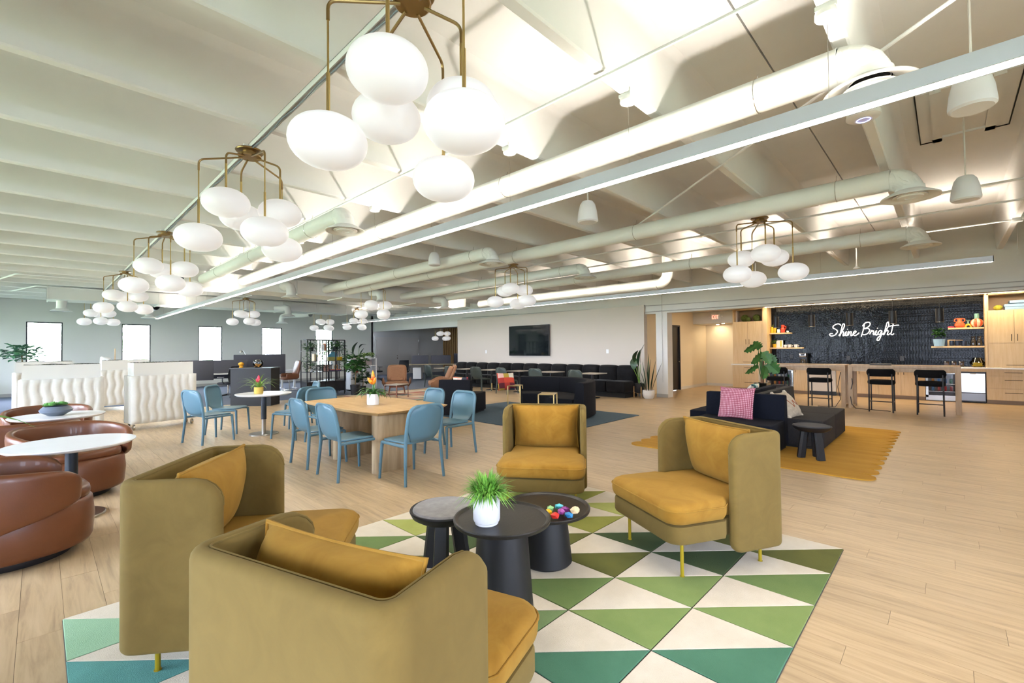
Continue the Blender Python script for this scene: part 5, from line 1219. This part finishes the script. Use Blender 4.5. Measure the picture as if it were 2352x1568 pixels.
# tan lounge chairs
TAN = mat('tan_boucle', lin('8f6547'), .9, noise=.12, nscale=30, bump=.25, bscale=220); COPW = mat('walnut_leg', lin('7a4326'), .5)
def tanchair(label, x, y, rz):
    t = thing('lounge_chair', label, 'armchair', (x,y,.012), rz, 'tan lounge chairs')
    b = MB().superq((0,0,0),.37,.36,.07,.4,.5,28,10); b.xf(Matrix.Translation((0,.02,.36)) @ Matrix.Rotation(R(8),4,'X')); obj('seat', b, TAN, t, smooth=60)
    b = MB().superq((0,0,0),.33,.055,.34,.35,.45,28,14); b.xf(Matrix.Translation((0,-.38,.66)) @ Matrix.Rotation(R(24),4,'X')); obj('back_shell', b, TAN, t, smooth=60)
    b = MB().superq((0,0,0),.29,.06,.29,.35,.4,28,14); b.xf(Matrix.Translation((0,-.29,.66)) @ Matrix.Rotation(R(24),4,'X')); obj('back_cushion', b, TAN, t, smooth=60)
    b = MB().superq((0,0,0),.22,.05,.07,.6,.6,20,8); b.xf(Matrix.Translation((0,-.14,.50)) @ Matrix.Rotation(R(24),4,'X')); obj('lumbar_pillow', b, TAN, t, smooth=60)
    for sx in (1,-1):
        m_ = MB()
        def fn(u,v,sx=sx): 
            y_ = .34-.74*u; zt = .42+.16*math.sin(u*PI*.85)**1.2; return (sx*(.34+.10*v**.7), y_, .28+(zt-.28)*v)
        m_.grid(fn,14,6); n=len(m_.f); m_.grid(lambda u,v: tuple(Vector(fn(u,v))+Vector((sx*.035,0,-.005))),14,6)
        for i in range(n,len(m_.f)): m_.f[i]=m_.f[i][::-1]
        obj('armrest', m_, TAN, t, smooth=60)
    for x_,y_ in ((.27,.26),(-.27,.26),(.27,-.26),(-.27,-.26)): obj('leg', MB().cyl((x_*.8,y_*.8,.30),(x_,y_,0),.02,.013), COPW, t)
    obj('leg_frame', MB().box(-.22,.22,-.22,-.18,.24,.28).box(-.22,.22,.18,.22,.24,.28).box(-.22,-.18,-.22,.22,.24,.28).box(.18,.22,-.22,.22,.24,.28), COPW, t, smooth=0)
tanchair('tan lounge chair facing the camera beside the bromeliad', 8.35,13.45,facing(-.55,-.85)); tanchair('tan lounge chair in profile, facing left', 9.25,12.25,facing(-.85,.5))
t = thing('wire_side_table','small dark side table before tan lounge chairs','table',(7.75,12.5,.012),R(20)); obj('table_top', MB().rbox(-.3,.3,-.25,.25,.40,.42,.006,1), GT, t)
for x_,y_ in ((.28,.23),(-.28,.23),(.28,-.23),(-.28,-.23)): obj('leg', MB().box(x_-.01,x_+.01,y_-.01,y_+.01,0,.40), COPW, t, smooth=0)
tag(obj('kilim_rug', MB().box(6.9,10.0,11.4,14.3,.0005,.012), pat('kilim',['b08a7a','7a8a7a','c8b8a0','a86a58','6a7070','c0a080'],.42), smooth=0),'faded multicolour rug under tan lounge chairs','rug')
# left background: cabinet, printer, lamp on divider, books
t = thing('low_cabinet','pale wood cabinet at left edge behind the chairs','cabinet',(-1.05,11.9,0)); obj('body', MB().box(-.5,.5,0,.45,.05,1.02), MAPLE, t, smooth=0); obj('fridge_front', MB().box(.1,.48,-.02,0,.08,.70), mat('navy_appliance',(.02,.028,.04),.4), t, smooth=0)
tag(obj('printer', MB().rbox(-1.15,-.72,12.0,12.3,1.02,1.26,.03,2), mat('printer_grey',(.5,.51,.52),.5)), 'light grey printer standing on low cabinet','printer')
tag(obj('coffee_tin', MB().lathe([(0,0),(.05,0),(.05,.14),(0,.14)],18), BLACKM, loc=(-1.3,12.0,1.021)),'small black canister on low cabinet','canister')
t = thing('table_lamp','white conical lamp with wooden post on divider','lamp',(1.28,16.05,1.312)); obj('shade', MB().lathe([(.015,.20),(.14,.05),(.13,.05),(.01,.19)],24,cap=False).xf(Matrix.Rotation(R(-35),4,'Y') @ Matrix.Translation((-.1,0,-.02))), WHITE, t); obj('post', MB().box(.08,.105,-.012,.012,0,.30), MAPLE, t, smooth=0)
# ---------------------------------------------------------------- plants and small things
def strap(b, a, l, w, up, droop, z0=0, n=8, x0=0, y0=0, fold=.25):
    """arching strap leaf"""
    c, s = math.cos(a), math.sin(a); V = []; p = Vector((x0+.012*c, y0+.012*s, z0)); th = up
    for i in range(n+1):
        k = i/n; ww = w*(.55+.9*k*(1-k)*2)*(1-k**3) if i < n else .0008
        sd = Vector((-s,c,0))*ww; up_ = Vector((0,0,ww*fold)); V += [p-sd+up_, p, p+sd+up_]
        d = Vector((c*math.cos(th), s*math.cos(th), math.sin(th))); p = p+d*(l/n); th -= droop/n
    F = []
    for i in range(n): F += [(i*3,i*3+1,i*3+4,i*3+3),(i*3+1,i*3+2,i*3+5,i*3+4)]
    b.add(V,F); return b
def bromeliad(label, loc, pot, potmat, leafm, flower, seed, nl=22, l=.34, w=.02, fh=.16, droop=1.9):
    t = thing('bromeliad', label, 'plant', loc); q = random.Random(seed); r, h = pot
    obj('pot', MB().lathe([(0,0),(r*.93,0),(r*.97,.006),(r,.02),(r,h),(r*.93,h),(r*.92,h-.02),(0,h-.02)],36), potmat, t)
    for i in range(nl):
        a = 2.4*i+q.uniform(-.2,.2); k = i/nl; o = obj('leaf', strap(MB(),a,l*q.uniform(.75,1.1),w*q.uniform(.8,1.1),1.35-.75*(1-k)*q.uniform(.7,1.2),droop*q.uniform(.7,1.2),h-.03,9), leafm, t, smooth=70)
    for i,(c,sx) in enumerate(flower):
        a = 2.4*i; k = i/len(flower); rad = .055 if i else 0
        b = MB(); hh = fh*(1 if i == 0 else .75)
        b.lathe([(.004,0),(.022,hh*.25),(.026,hh*.5),(.016,hh*.8),(0,hh)],8); b.xf(Matrix.Translation((0,0,h+fh*(.95 if i == 0 else .75))) @ Matrix.Rotation(a,4,'Z') @ Matrix.Rotation(0 if i == 0 else R(28+sx),4,'Y'))
        obj('flower_bract', b, mat('bract_'+c,lin(c),.45,noise=1,nscale=35,col2=lin(sxcol.get(c,c))), t)
    obj('flower_stem', MB().tube([(0,0,h-.02),(0,0,h+fh*1.0)],.010,8), leafm, t)
    return t
sxcol = {'d8401c':'e8b020','e0602a':'e8c030','d04a5a':'b02a3c'}
LEAFG = mat('leaf_green', lin('3f6b30'), .4, noise=1, nscale=8, col2=lin('2c5426')); LEAFL = mat('leaf_light', lin('6f8f3a'), .45, noise=1, nscale=8, col2=lin('557a2c')); LEAFD = mat('leaf_dark', lin('2a4426'), .38, noise=1, nscale=8, col2=lin('1d361e'))
WPOT = mat('white_pot', (.80,.80,.79), .35)
bromeliad('orange flowering bromeliad in white pot on wooden table',(3.22,5.80,.743),(.083,.15),WPOT,LEAFG,[('d8401c',0),('e0602a',8),('d8401c',4),('e0602a',10),('d8401c',6)],1,26,.30,.022,.17,2.3)
bromeliad('pink flowering bromeliad in yellow basket on round table',(2.72,8.95,.741),(.075,.12),mat('yellow_basket',lin('c8a850'),.8,bump=.6,bscale=80,stretch=(1,1,4)),LEAFL,[('d04a5a',0),('d04a5a',4),('d04a5a',12),('d04a5a',0),('d04a5a',9)],2,24,.40,.016,.11,1.5)
# succulent bowl
t = thing('succulent_bowl','grey-blue bowl of green succulents on far white table','plant',(.14,8.30,.701)); obj('bowl', MB().lathe([(0,0),(.07,0),(.15,.05),(.16,.075),(.12,.12),(.11,.118),(.14,.075),(0,.06)],36), mat('slate_ceramic',(.10,.12,.15),.5), t)
q = random.Random(8)
for i in range(16):
    a = q.uniform(0,6.28); r = .11*math.sqrt(q.random()); b = MB()
    for k in range(3):
        for j in range(7):
            strap(b, j*.9+k*.4, .045-.008*k, .012, .3+.4*k, .3-.8, .0+.006*k, 4)
    obj('rosette', b, mat('succulent_green',lin('5c9a4a'),.5,noise=1,nscale=20,col2=lin('84b868')), t, loc=(r*math.cos(a),r*math.sin(a),.12+.03*(1-r/.11)), smooth=60)
# foreground leaf at left edge
t = thing('palm_plant','leafy plant beside the left edge, single green blade reaching in','plant',(-.95,6.9,0)); obj('pot', MB().lathe([(0,0),(.15,0),(.18,.35),(.16,.35),(0,.30)],28), BLACKM, t)
obj('stem', MB().tube([(0,0,.3),(.05,.0,.8)],.02,8), LEAFG, t)
for a,l,u_ in ((-12,.95,.55),(60,.8,.9),(120,.8,.8),(200,.9,.7),(270,.7,1.0)): obj('leaf', strap(MB(),R(a),l,.06,u_,1.3,.78,12,.05,0), mat('leaf_bright',lin('5a9a3c'),.4), t, smooth=70)
# fiddle leaf fig by the first window
def leafy(name, label, loc, n, rx, rz_, size, m, seed, potr=.16, poth=.35, potm=None, zc=1.3, stem=True, pot=True):
    t = thing(name, label, 'plant', loc); q = random.Random(seed); b = MB()
    for i in range(n):
        a, e = q.uniform(0,6.283), q.uniform(-1,1); rr = q.random()**.4; c = Vector((rx*rr*math.cos(a)*math.sqrt(1-e*e), rx*rr*math.sin(a)*math.sqrt(1-e*e), zc+rz_*rr*e))
        d = Vector((math.cos(a),math.sin(a),q.uniform(-.5,.7))).normalized(); sd = d.cross(Vector((0,0,1))).normalized()*size*.36*q.uniform(.7,1.1); L_ = size*q.uniform(.7,1.15); nrm = sd.cross(d).normalized()*size*.08
        b.add([c, c+d*L_*.35+sd+nrm, c+d*L_*.75+sd*.8+nrm, c+d*L_-nrm, c+d*L_*.75-sd*.8+nrm, c+d*L_*.35-sd+nrm, c+d*L_*.5],[(0,1,6),(1,2,6),(2,3,6),(3,4,6),(4,5,6),(5,0,6)])
    f = obj('foliage', b, m, t, smooth=50); f['kind'] = 'stuff'
    if pot: obj('pot', MB().lathe([(0,0),(potr*.8,0),(potr,poth),(potr*.9,poth),(0,poth-.04)],28), potm or WPOT, t)
    if stem: obj('stem', MB().tube([(0,0,poth-.05 if pot else 0),(.03,.02,zc*.7),(0,0,zc)],[.022,.018,.012],8), mat('plant_stem',lin('6a5a3c'),.8), t)
    return t
leafy('fiddle_leaf_fig','bushy fiddle-leaf fig before the leftmost window',(-.34,16.85,0),120,.34,.22,.17,mat('fig_leaf',lin('3f7050'),.35,noise=1,nscale=6,col2=lin('5a8a68')),3,.16,.4,None,1.52)
# shelf plants
leafy('pothos','trailing pothos spilling from left part of top shelf',(6.28,15.4,1.501),170,.26,.17,.085,LEAFG,4,.09,.12,BLACKM,.16,False)
leafy('pothos','large trailing pothos spilling from right part of top shelf',(7.10,15.4,1.501),260,.36,.22,.10,LEAFG,5,.10,.13,BLACKM,.14,False)
def vine(label, loc, n, l, seed):
    t = thing('hanging_vine', label, 'plant', loc); q = random.Random(seed); b = MB(); s = MB()
    for k in range(n):
        x, y = q.uniform(-.12,.12), q.uniform(-.08,.08); ll = l*q.uniform(.6,1); P = []
        for i in range(9): P.append((x+.06*math.sin(i*.7+k)+.012*i*math.cos(k*2), y-.02*i*.3, -ll*i/8))
        s.tube(P,.003,5)
        for i in range(1,26):
            p = Vector(P[min(8,int(i/26*9))])+Vector((q.uniform(-.03,.03),q.uniform(-.03,.03),q.uniform(-.03,.03))); a = q.uniform(0,6.28); d = Vector((math.cos(a),math.sin(a),-.5))*.06; sd = Vector((-math.sin(a),math.cos(a),0))*.026
            b.add([p,p+d*.5+sd,p+d,p+d*.5-sd],[(0,1,2,3)])
    f = obj('leaves', b, LEAFG, t, smooth=0); f['kind'] = 'stuff'; obj('stem', s, mat('vine_stem',lin('5a6a3a'),.7), t)['kind'] = 'stuff'
vine('thin ivy hanging down left edge of the black shelf',(6.07,15.12,1.62),4,.85,1); vine('ivy trailing down right end of black shelf',(7.34,15.25,1.55),5,.75,2); vine('short ivy strand in middle of the black shelf',(6.62,15.15,1.50),2,.35,3)
leafy('fern','wispy fern on lower left of black shelf',(6.25,15.35,.801),150,.22,.20,.09,LEAFD,6,.07,.1,None,.18,False)
leafy('fern','dark leafy plant on lower middle of black shelf',(6.72,15.42,.801),110,.2,.12,.09,LEAFD,16,.07,.1,BLACKM,.16,False)
leafy('dracaena','dracaena with pale cane trunk right of the black shelf',(7.42,14.55,0),130,.33,.30,.24,LEAFG,7,.17,.34,BLACKM,1.05)
leafy('rubber_plant','low leafy rubber plant by the dracaena pot',(7.85,14.85,0),70,.22,.24,.2,LEAFD,17,.12,.25,BLACKM,.55)
leafy('grass_planter','spiky grass on top of white bookcase',(8.75,16.18,1.227),120,.22,.07,.12,LEAFL,18,.1,.08,WPOT,.10,False)
def bigleaf(b, base, tip, w, n=6, sag=.06):
    P0, P1 = Vector(base), Vector(tip); d = P1-P0; sd = d.cross(Vector((0,0,1)));  sd = sd.normalized() if sd.length > .01 else Vector((.7,-.7,0)); nn = sd.cross(d).normalized(); V = []
    for i in range(n+1):
        k = i/n; ww = w*math.sin(PI*min(1,k*.93+.05))**.75; p = P0+d*k-nn*sag*math.sin(PI*k)*-1; V += [p-sd*ww+nn*ww*.18, p, p+sd*ww+nn*ww*.18]
    F = []
    for i in range(n): F += [(i*3,i*3+1,i*3+4,i*3+3),(i*3+1,i*3+2,i*3+5,i*3+4)]
    b.add(V,F); return b
def paradise(label, loc, leaves, potm, potr, poth, stand=True, m=None, z0=0):
    t = thing('bird_of_paradise', label, 'plant', loc)
    if stand:
        for k in range(4): a = R(45+90*k); obj('stand_leg', MB().cyl((potr*1.05*math.cos(a),potr*1.05*math.sin(a),0),(potr*1.05*math.cos(a),potr*1.05*math.sin(a),.34),.014), OAK, t)
        obj('stand_ring', MB().box(-potr,potr,-.01,.01,.13,.15).box(-.01,.01,-potr,potr,.13,.15), OAK, t, smooth=0); z0 = .15
    obj('pot', MB().lathe([(0,z0),(potr*.85,z0),(potr,z0+.04),(potr,z0+poth),(potr*.9,z0+poth),(0,z0+poth-.04)],28), potm, t)
    for (x,y,z),(tx,ty,tz),w in leaves:
        o = obj('leaf', bigleaf(MB(),(x,y,z),(tx,ty,tz),w), m or LEAFD, t, smooth=60); obj('stalk', MB().tube([(0,0,z0+poth-.04),(x*.4,y*.4,(z+z0+poth)/2),(x,y,z)],.009,6), LEAFL, o)
    return t
def iv(u, v): return (u*.693+v*.72, -u*.72+v*.693)     # image-right, depth -> world offsets
def L3(u,v,z): return (*iv(u,v),z)
paradise('bird of paradise in black pot on wooden stand by the banquette',(12.52,6.72,0),[(L3(-.13,0,1.05),L3(-.05,-.1,1.42),.10),(L3(-.16,0,.85),L3(-.10,.1,1.22),.11),(L3(.05,0,1.0),L3(.16,-.05,1.62),.07),(L3(-.02,0,.95),L3(.02,-.1,1.45),.05)],BLACKM,.16,.28)
t = thing('snake_plant','dark snake plant in round white pot beside the column','plant',(12.42,6.37,0)); obj('pot', MB().lathe([(0,0),(.11,0),(.15,.04),(.175,.14),(.17,.25),(.155,.25),(.15,.22),(0,.21)],36), WPOT, t)
for u_,v_,h_,w_,lx in ((0,0,1.12,.065,.02),(-.06,.02,.9,.05,-.12),(.06,-.03,.75,.05,.12),(.03,.05,.95,.05,.05),(-.08,-.03,.6,.04,-.16),(.09,.02,.85,.03,.32),(-.03,-.06,.7,.05,-.05),(.05,.06,1.0,.03,.22),(-.1,.03,.45,.04,-.2)):
    x,y = iv(u_,v_); tx,ty = iv(u_+lx,v_); obj('leaf', bigleaf(MB(),(x,y,.2),(tx,ty,.2+h_),w_,8,.01), LEAFD, t, smooth=60)
paradise('tall banana-leaf plant behind the white bookcase',(9.1,17.6,0),[(L3(-.2,0,1.35),L3(.0,0,1.85),.16),(L3(.05,0,1.6),L3(.35,0,1.75),.14),(L3(.1,0,1.1),L3(.25,0,1.6),.10),(L3(.2,0,1.1),L3(.45,0,1.3),.12),(L3(-.1,0,1.1),L3(-.35,0,1.45),.12)],WPOT,.2,.4,False)
# monstera in a mirrored pot on a small table behind the sofa
t = thing('end_table','pale end table behind the sofa holding monstera','table',(10.15,2.80,.014)); obj('table_top', MB().rbox(-.28,.28,-.28,.28,.50,.53,.006,1), MAPLE, t)
for x_,y_ in ((.24,.24),(-.24,.24),(.24,-.24),(-.24,-.24)): obj('leg', MB().box(x_-.02,x_+.02,y_-.02,y_+.02,0,.50), MAPLE, t, smooth=0)
t = thing('monstera','monstera with moss pole in shiny metallic pot behind the sofa','plant',(10.2,2.74,.545)); obj('pot', MB().lathe([(0,0),(.13,0),(.15,.01),(.16,.22),(.15,.22),(.14,.18),(0,.17)],8), mat('mirror_pot',(.75,.70,.55),.08,metal=1), t, smooth=10); obj('moss_pole', MB().cyl((.02,0,.15),(.05,0,.66),.035,n=12), mat('moss_pole',lin('6a4a34'),.95,bump=.8,bscale=60), t)
def mleaf(base, tip, w):
    b = MB(); P0, P1 = Vector(base), Vector(tip); d = P1-P0; sd = d.cross(Vector((.6,.6,.5))).normalized(); nn = sd.cross(d).normalized(); n = 9; prev = None
    ol = []
    for i in range(n+1):
        k = i/n; ww = w*(math.sin(PI*(k*.86+.12))**.7)*(1 if (i % 2 or i < 2) else .62); ol.append((P0+d*k, P0+d*k+sd*ww-nn*ww*.2, P0+d*k-sd*ww-nn*ww*.2))
    for i in range(n):
        a, c = ol[i], ol[i+1]; b.add([a[0],a[1],c[1],c[0]],[(0,1,2,3)]); b.add([a[0],c[0],c[2],a[2]],[(0,1,2,3)])
    return b
for (u0,z0),(u1,z1),w_ in (((-.10,1.0),(-.42,.86),.11),((-.02,.80),(-.28,.62),.14),((.02,.85),(.10,.60),.12),((.10,.62),(.28,.42),.15),((.05,.55),(-.05,.30),.13),((-.1,.58),(-.40,.42),.09),((.12,.78),(.22,.62),.10),((-.05,.92),(-.22,1.06),.10)):
    lf = obj('leaf', mleaf(L3(u0,-.05,z0),L3(u1,-.12,z1),w_), LEAFG, t, smooth=50); obj('stalk', MB().tube([(.02,0,.2),(*iv(u0*.5,0),z0*.6+.1),L3(u0,-.05,z0)],.007,6), LEAFG, lf)
# ---------------------------------------------------------------- kitchen small things
def lobj(name, prof, m, loc, label, cat, n=24): 
    return tag(obj(name, MB().lathe(prof,n), m, loc=loc), label, cat)
XS_, ZU, ZL, ZC = 17.08, 1.956, 1.466, .913
t = thing('two_handled_jug','orange two-handled jug on upper right shelf','vase',(XS_,-.25,ZU)); OR = mat('orange_ceramic',lin('d8633a'),.45); obj('body', MB().lathe([(0,0),(.07,0),(.105,.05),(.10,.11),(.06,.15),(.045,.19),(.055,.25),(.05,.255),(0,.25)],28), OR, t)
for s_ in (1,-1): obj('handle', MB().tube([(0,s_*.05,.24),(0,s_*.095,.23),(0,s_*.10,.17),(0,s_*.055,.15)],.012,8), OR, t)
t = thing('striped_vase','coral and cream striped round vase with teal neck','vase',(XS_,-.57,ZU)); nseg = 12
for k in range(nseg):
    b = MB(); 
    def fn(u,v,k=k): a = 2*PI*(k+u)/nseg; p = PI*(.08+.84*v); r = .125*math.sin(p)**.8; return (r*math.cos(a), r*math.sin(a), .115-.115*math.cos(p))
    b.grid(fn,4,10); obj('segment', b, OR if k % 2 else mat('cream_ceramic',lin('e6cfae'),.5), t, smooth=60)
obj('neck', MB().lathe([(.042,.21),(.046,.22),(.046,.36),(.04,.36),(.04,.30),(0,.30)],20), mat('teal_ceramic',lin('7fb0a4'),.45), t)
t = thing('arch_ornament','yellow arched ornament with small teal flower, upper right shelf','ornament',(XS_,-.41,ZU)); obj('arch', MB().tube([(0,.055*math.cos(a),.055*math.sin(a)*1.4) for a in [PI*i/12 for i in range(13)]],.026,10), mat('yellow_clay',lin('d8b43a'),.5), t); obj('flower', MB().lathe([(0,.1),(.015,.1),(.02,.16),(.05,.19),(.015,.2),(0,.2)],10), mat('teal_ceramic',lin('7fb0a4'),.45), t)
tag(obj('red_dish', MB().superq((0,0,.02),.05,.07,.02,.6,.8,16,6), mat('magenta_dish',lin('b03048'),.5), loc=(XS_,-.08,ZU)),'small magenta dish at end of upper right shelf','dish')
for y_,h_,c,l in ((4.25,.20,'d8b62a','tall yellow vase on upper left shelf'),(4.17,.18,'c8a82a','shorter yellow cylinder on upper left shelf')): lobj('vase',[(0,0),(.05,0),(.05,h_),(.042,h_),(0,h_-.02)],mat('vase_'+c,lin(c),.45),(XS_,y_,ZU),l,'vase')
lobj('vase',[(0,0),(.05,0),(.055,.02),(.055,.26),(.048,.28),(0,.28)],mat('green_vase',lin('6f9a3c'),.45),(XS_+.06,4.19,ZU),'green cylinder vase behind yellow vases','vase')
t = thing('red_jug','red ribbed jug on upper left shelf','vase',(XS_,3.93,ZU)); obj('body', MB().lathe([(0,0),(.055,0),(.07,.06),(.06,.14),(.04,.17),(.05,.24),(.045,.26),(0,.25)],22), mat('red_ceramic',lin('c23c24'),.4), t); obj('handle', MB().tube([(0,-.045,.22),(0,-.09,.2),(0,-.085,.12),(0,-.055,.1)],.01,8), mat('red_ceramic',lin('c23c24'),.4), t)
t = thing('checked_mug','black and white patterned ornament on upper left shelf','ornament',(XS_-.06,4.05,ZU)); obj('body', MB().lathe([(0,0),(.05,0),(.06,.06),(.045,.11),(0,.12)],16), pat('check',['e8e8e0','1a1a20'],.03), t)
tag(obj('white_bird', MB().superq((0,0,.03),.025,.04,.03,.9,.9,12,8), WHITE, loc=(XS_-.05,3.78,ZU)),'tiny white ornament at end of upper left shelf','ornament')
leafy('potted_herb','small green plant in yellow pot on lower left shelf',(XS_-.02,4.18,ZL),60,.085,.06,.06,LEAFL,21,.06,.12,mat('yellow_pot',lin('d8b020'),.45),.19,False)
t = thing('patterned_frame','small white frame with green-yellow print, lower left shelf','picture',(XS_,4.03,ZL)); obj('frame', MB().box(-.01,.01,-.10,.10,0,.24), WHITE, t, smooth=0); obj('print', MB().box(-.013,-.01,-.08,.08,.02,.22), pat('print',['c8b840','e8e4d8','8aa060'],.045), t, smooth=0)
def cup(y_, l, s=1): 
    t = thing('coffee_cup', l, 'cup', (XS_-.03,y_,ZL), 0, 'white cups'); obj('body', MB().lathe([(0,0),(.035*s,0),(.05*s,.03*s),(.052*s,.085*s),(.047*s,.085*s),(.045*s,.03*s),(0,.01)],20), WHITE, t); obj('handle', MB().tube([(0,-.048*s,.07*s),(0,-.08*s,.06*s),(0,-.075*s,.03*s),(0,-.045*s,.025*s)],.006,6), WHITE, t)
cup(3.86,'white cup nearest the patterned frame'); cup(3.74,'white cup in the middle of lower left shelf',1.1); cup(3.56,'white cup at the right end of lower left shelf',1.1)
leafy('potted_zz_plant','dark green plant in pale blue pot on lower right shelf',(XS_-.07,.16,ZL),70,.10,.13,.10,LEAFG,22,.13,.19,mat('pale_blue_pot',lin('8fb0c8'),.5),.36,False)
t = thing('wooden_caddy','wooden tray caddy on lower right shelf','tray',(XS_,-.10,ZL)); obj('board', MB().rbox(-.02,.01,-.05,.10,0,.17,.008,2).box(-.05,.05,-.2,.1,0,.012).box(-.03,.03,-.2,.02,.15,.165), OAK, t)
for y_,l in ((-.09,'navy cup beside the wooden caddy'),(-.20,'second navy cup from the wooden caddy'),(-.32,'navy cup standing apart on lower right shelf')): lobj('navy_cup',[(0,0),(.045,0),(.05,.02),(.05,.13),(.044,.13),(0,.02)],mat('navy_ceramic',lin('283246'),.4),(XS_-.08,y_,ZL+.013 if y_ > -.25 else ZL),l,'cup')
for y_,l in ((-.50,'tall dark glass carafe on lower right shelf'),(-.61,'dark glass carafe beside the cabinet')): lobj('carafe',[(0,0),(.05,0),(.055,.05),(.045,.14),(.03,.19),(.045,.25),(0,.25)],mat('smoke_glass',(.04,.035,.03),.08,coat=.5),(XS_-.02,y_,ZL),l,'carafe')
t = thing('glass_candy_bowl','glass bowl of yellow lemons at right end of countertop','bowl',(16.85,-.56,ZC)); obj('bowl', MB().lathe([(0,0),(.08,0),(.13,.06),(.14,.12),(.09,.20),(.07,.25),(.065,.25),(.085,.2),(.134,.12),(.124,.062),(.07,.008),(0,.008)],28), glass('clear_glass'), t); obj('fruit', MB().superq((0,0,.065),.118,.118,.055,.7,1,20,8), mat('lemon_yellow',lin('d8b01c'),.5), t)
for y_,l in ((.02,'dark jar with lid on counter, leftmost of three'),(-.12,'dark jar with lid on counter, middle of three'),(-.26,'dark jar with lid on counter, rightmost of three')):
    t = thing('storage_jar', l, 'jar', (16.95,y_,ZC)); obj('body', MB().rbox(-.05,.05,-.05,.05,0,.13,.012,2), mat('coffee_jar',(.05,.03,.02),.2), t); obj('lid', MB().rbox(-.052,.052,-.052,.052,.13,.155,.008,2), BLACKM, t); obj('scoop', MB().superq((-.055,.03,.125),.01,.015,.012,1,1,8,6), WHITE, t)
t = thing('coffee_maker','steel and black drip coffee maker on counter','appliance',(16.95,3.33,ZC)); obj('body', MB().rbox(-.02,.14,-.10,.10,0,.36,.01,2), BLACKM, t); obj('head', MB().rbox(-.14,.0,-.10,.10,.24,.37,.012,2), SSTL, t); obj('base_plate', MB().rbox(-.15,.0,-.10,.10,0,.03,.006,1), SSTL, t); obj('carafe', MB().lathe([(0,.03),(.06,.03),(.07,.08),(.06,.16),(.045,.18),(0,.18)],20,(-.075,0,0)), mat('smoke_glass',(.04,.035,.03),.08,coat=.5), t); obj('control_panel', MB().box(-.142,-.139,-.05,.05,.29,.34), BLACKM, t, smooth=0)
for y_,z_,l in ((3.72,1.10,'black socket plate on tiles left of coffee maker'),(2.2,1.05,'black socket plate under the neon sign'),(.95,1.05,'black socket plate on tiles right of neon sign')): tag(obj('wall_plate', MB().rbox(17.19,17.205,y_-.05,y_+.05,z_,z_+.13,.003,1), BLACKM), l, 'socket')
MOSS = mat('moss_ball', lin('3f4a22'), .95, noise=1, nscale=25, col2=lin('5c6a2c'), bump=.9, bscale=70)
for y_,r_,l in ((5.05,.125,'left dark moss ball in the niche above left cabinet'),(4.68,.12,'right dark moss ball in the niche above left cabinet'),(4.90,.075,'small moss ball between the two large ones'),(4.60,.06,'smallest moss ball in the niche')): tag(obj('moss_ball', MB().superq((0,0,r_),r_,r_,r_,1,1,20,12), MOSS, loc=(16.93 if r_ > .1 else 16.82,y_,2.361)), l, 'ornament')
tag(obj('moss_ball', MB().superq((0,0,.07),.075,.085,.07,1,1,18,10), mat('moss_bright',lin('8a8a2c'),.95,bump=.8,bscale=70), loc=(16.9,-.95,2.361)),'small yellow-green moss ball beside the blue boxes','ornament')
BLBX = mat('blue_box', lin('6d8aa4'), .6)
for z_,y0_,y1_,l in ((2.361,-1.55,-1.06,'lowest pale blue box in the niche above right cabinet'),(2.435,-1.55,-1.05,'middle pale blue box of the niche stack'),(2.52,-1.45,-1.14,'smallest pale blue box on top of niche stack')): tag(obj('gift_box', MB().rbox(16.75,17.1,y0_,y1_,z_,z_+.07,.006,1), BLBX), l, 'box')
tag(obj('counter_gadget', MB().rbox(16.8,16.9,1.95,2.02,ZC,ZC+.02,.004,1), WHITE),'small white gadget lying on the countertop','device')
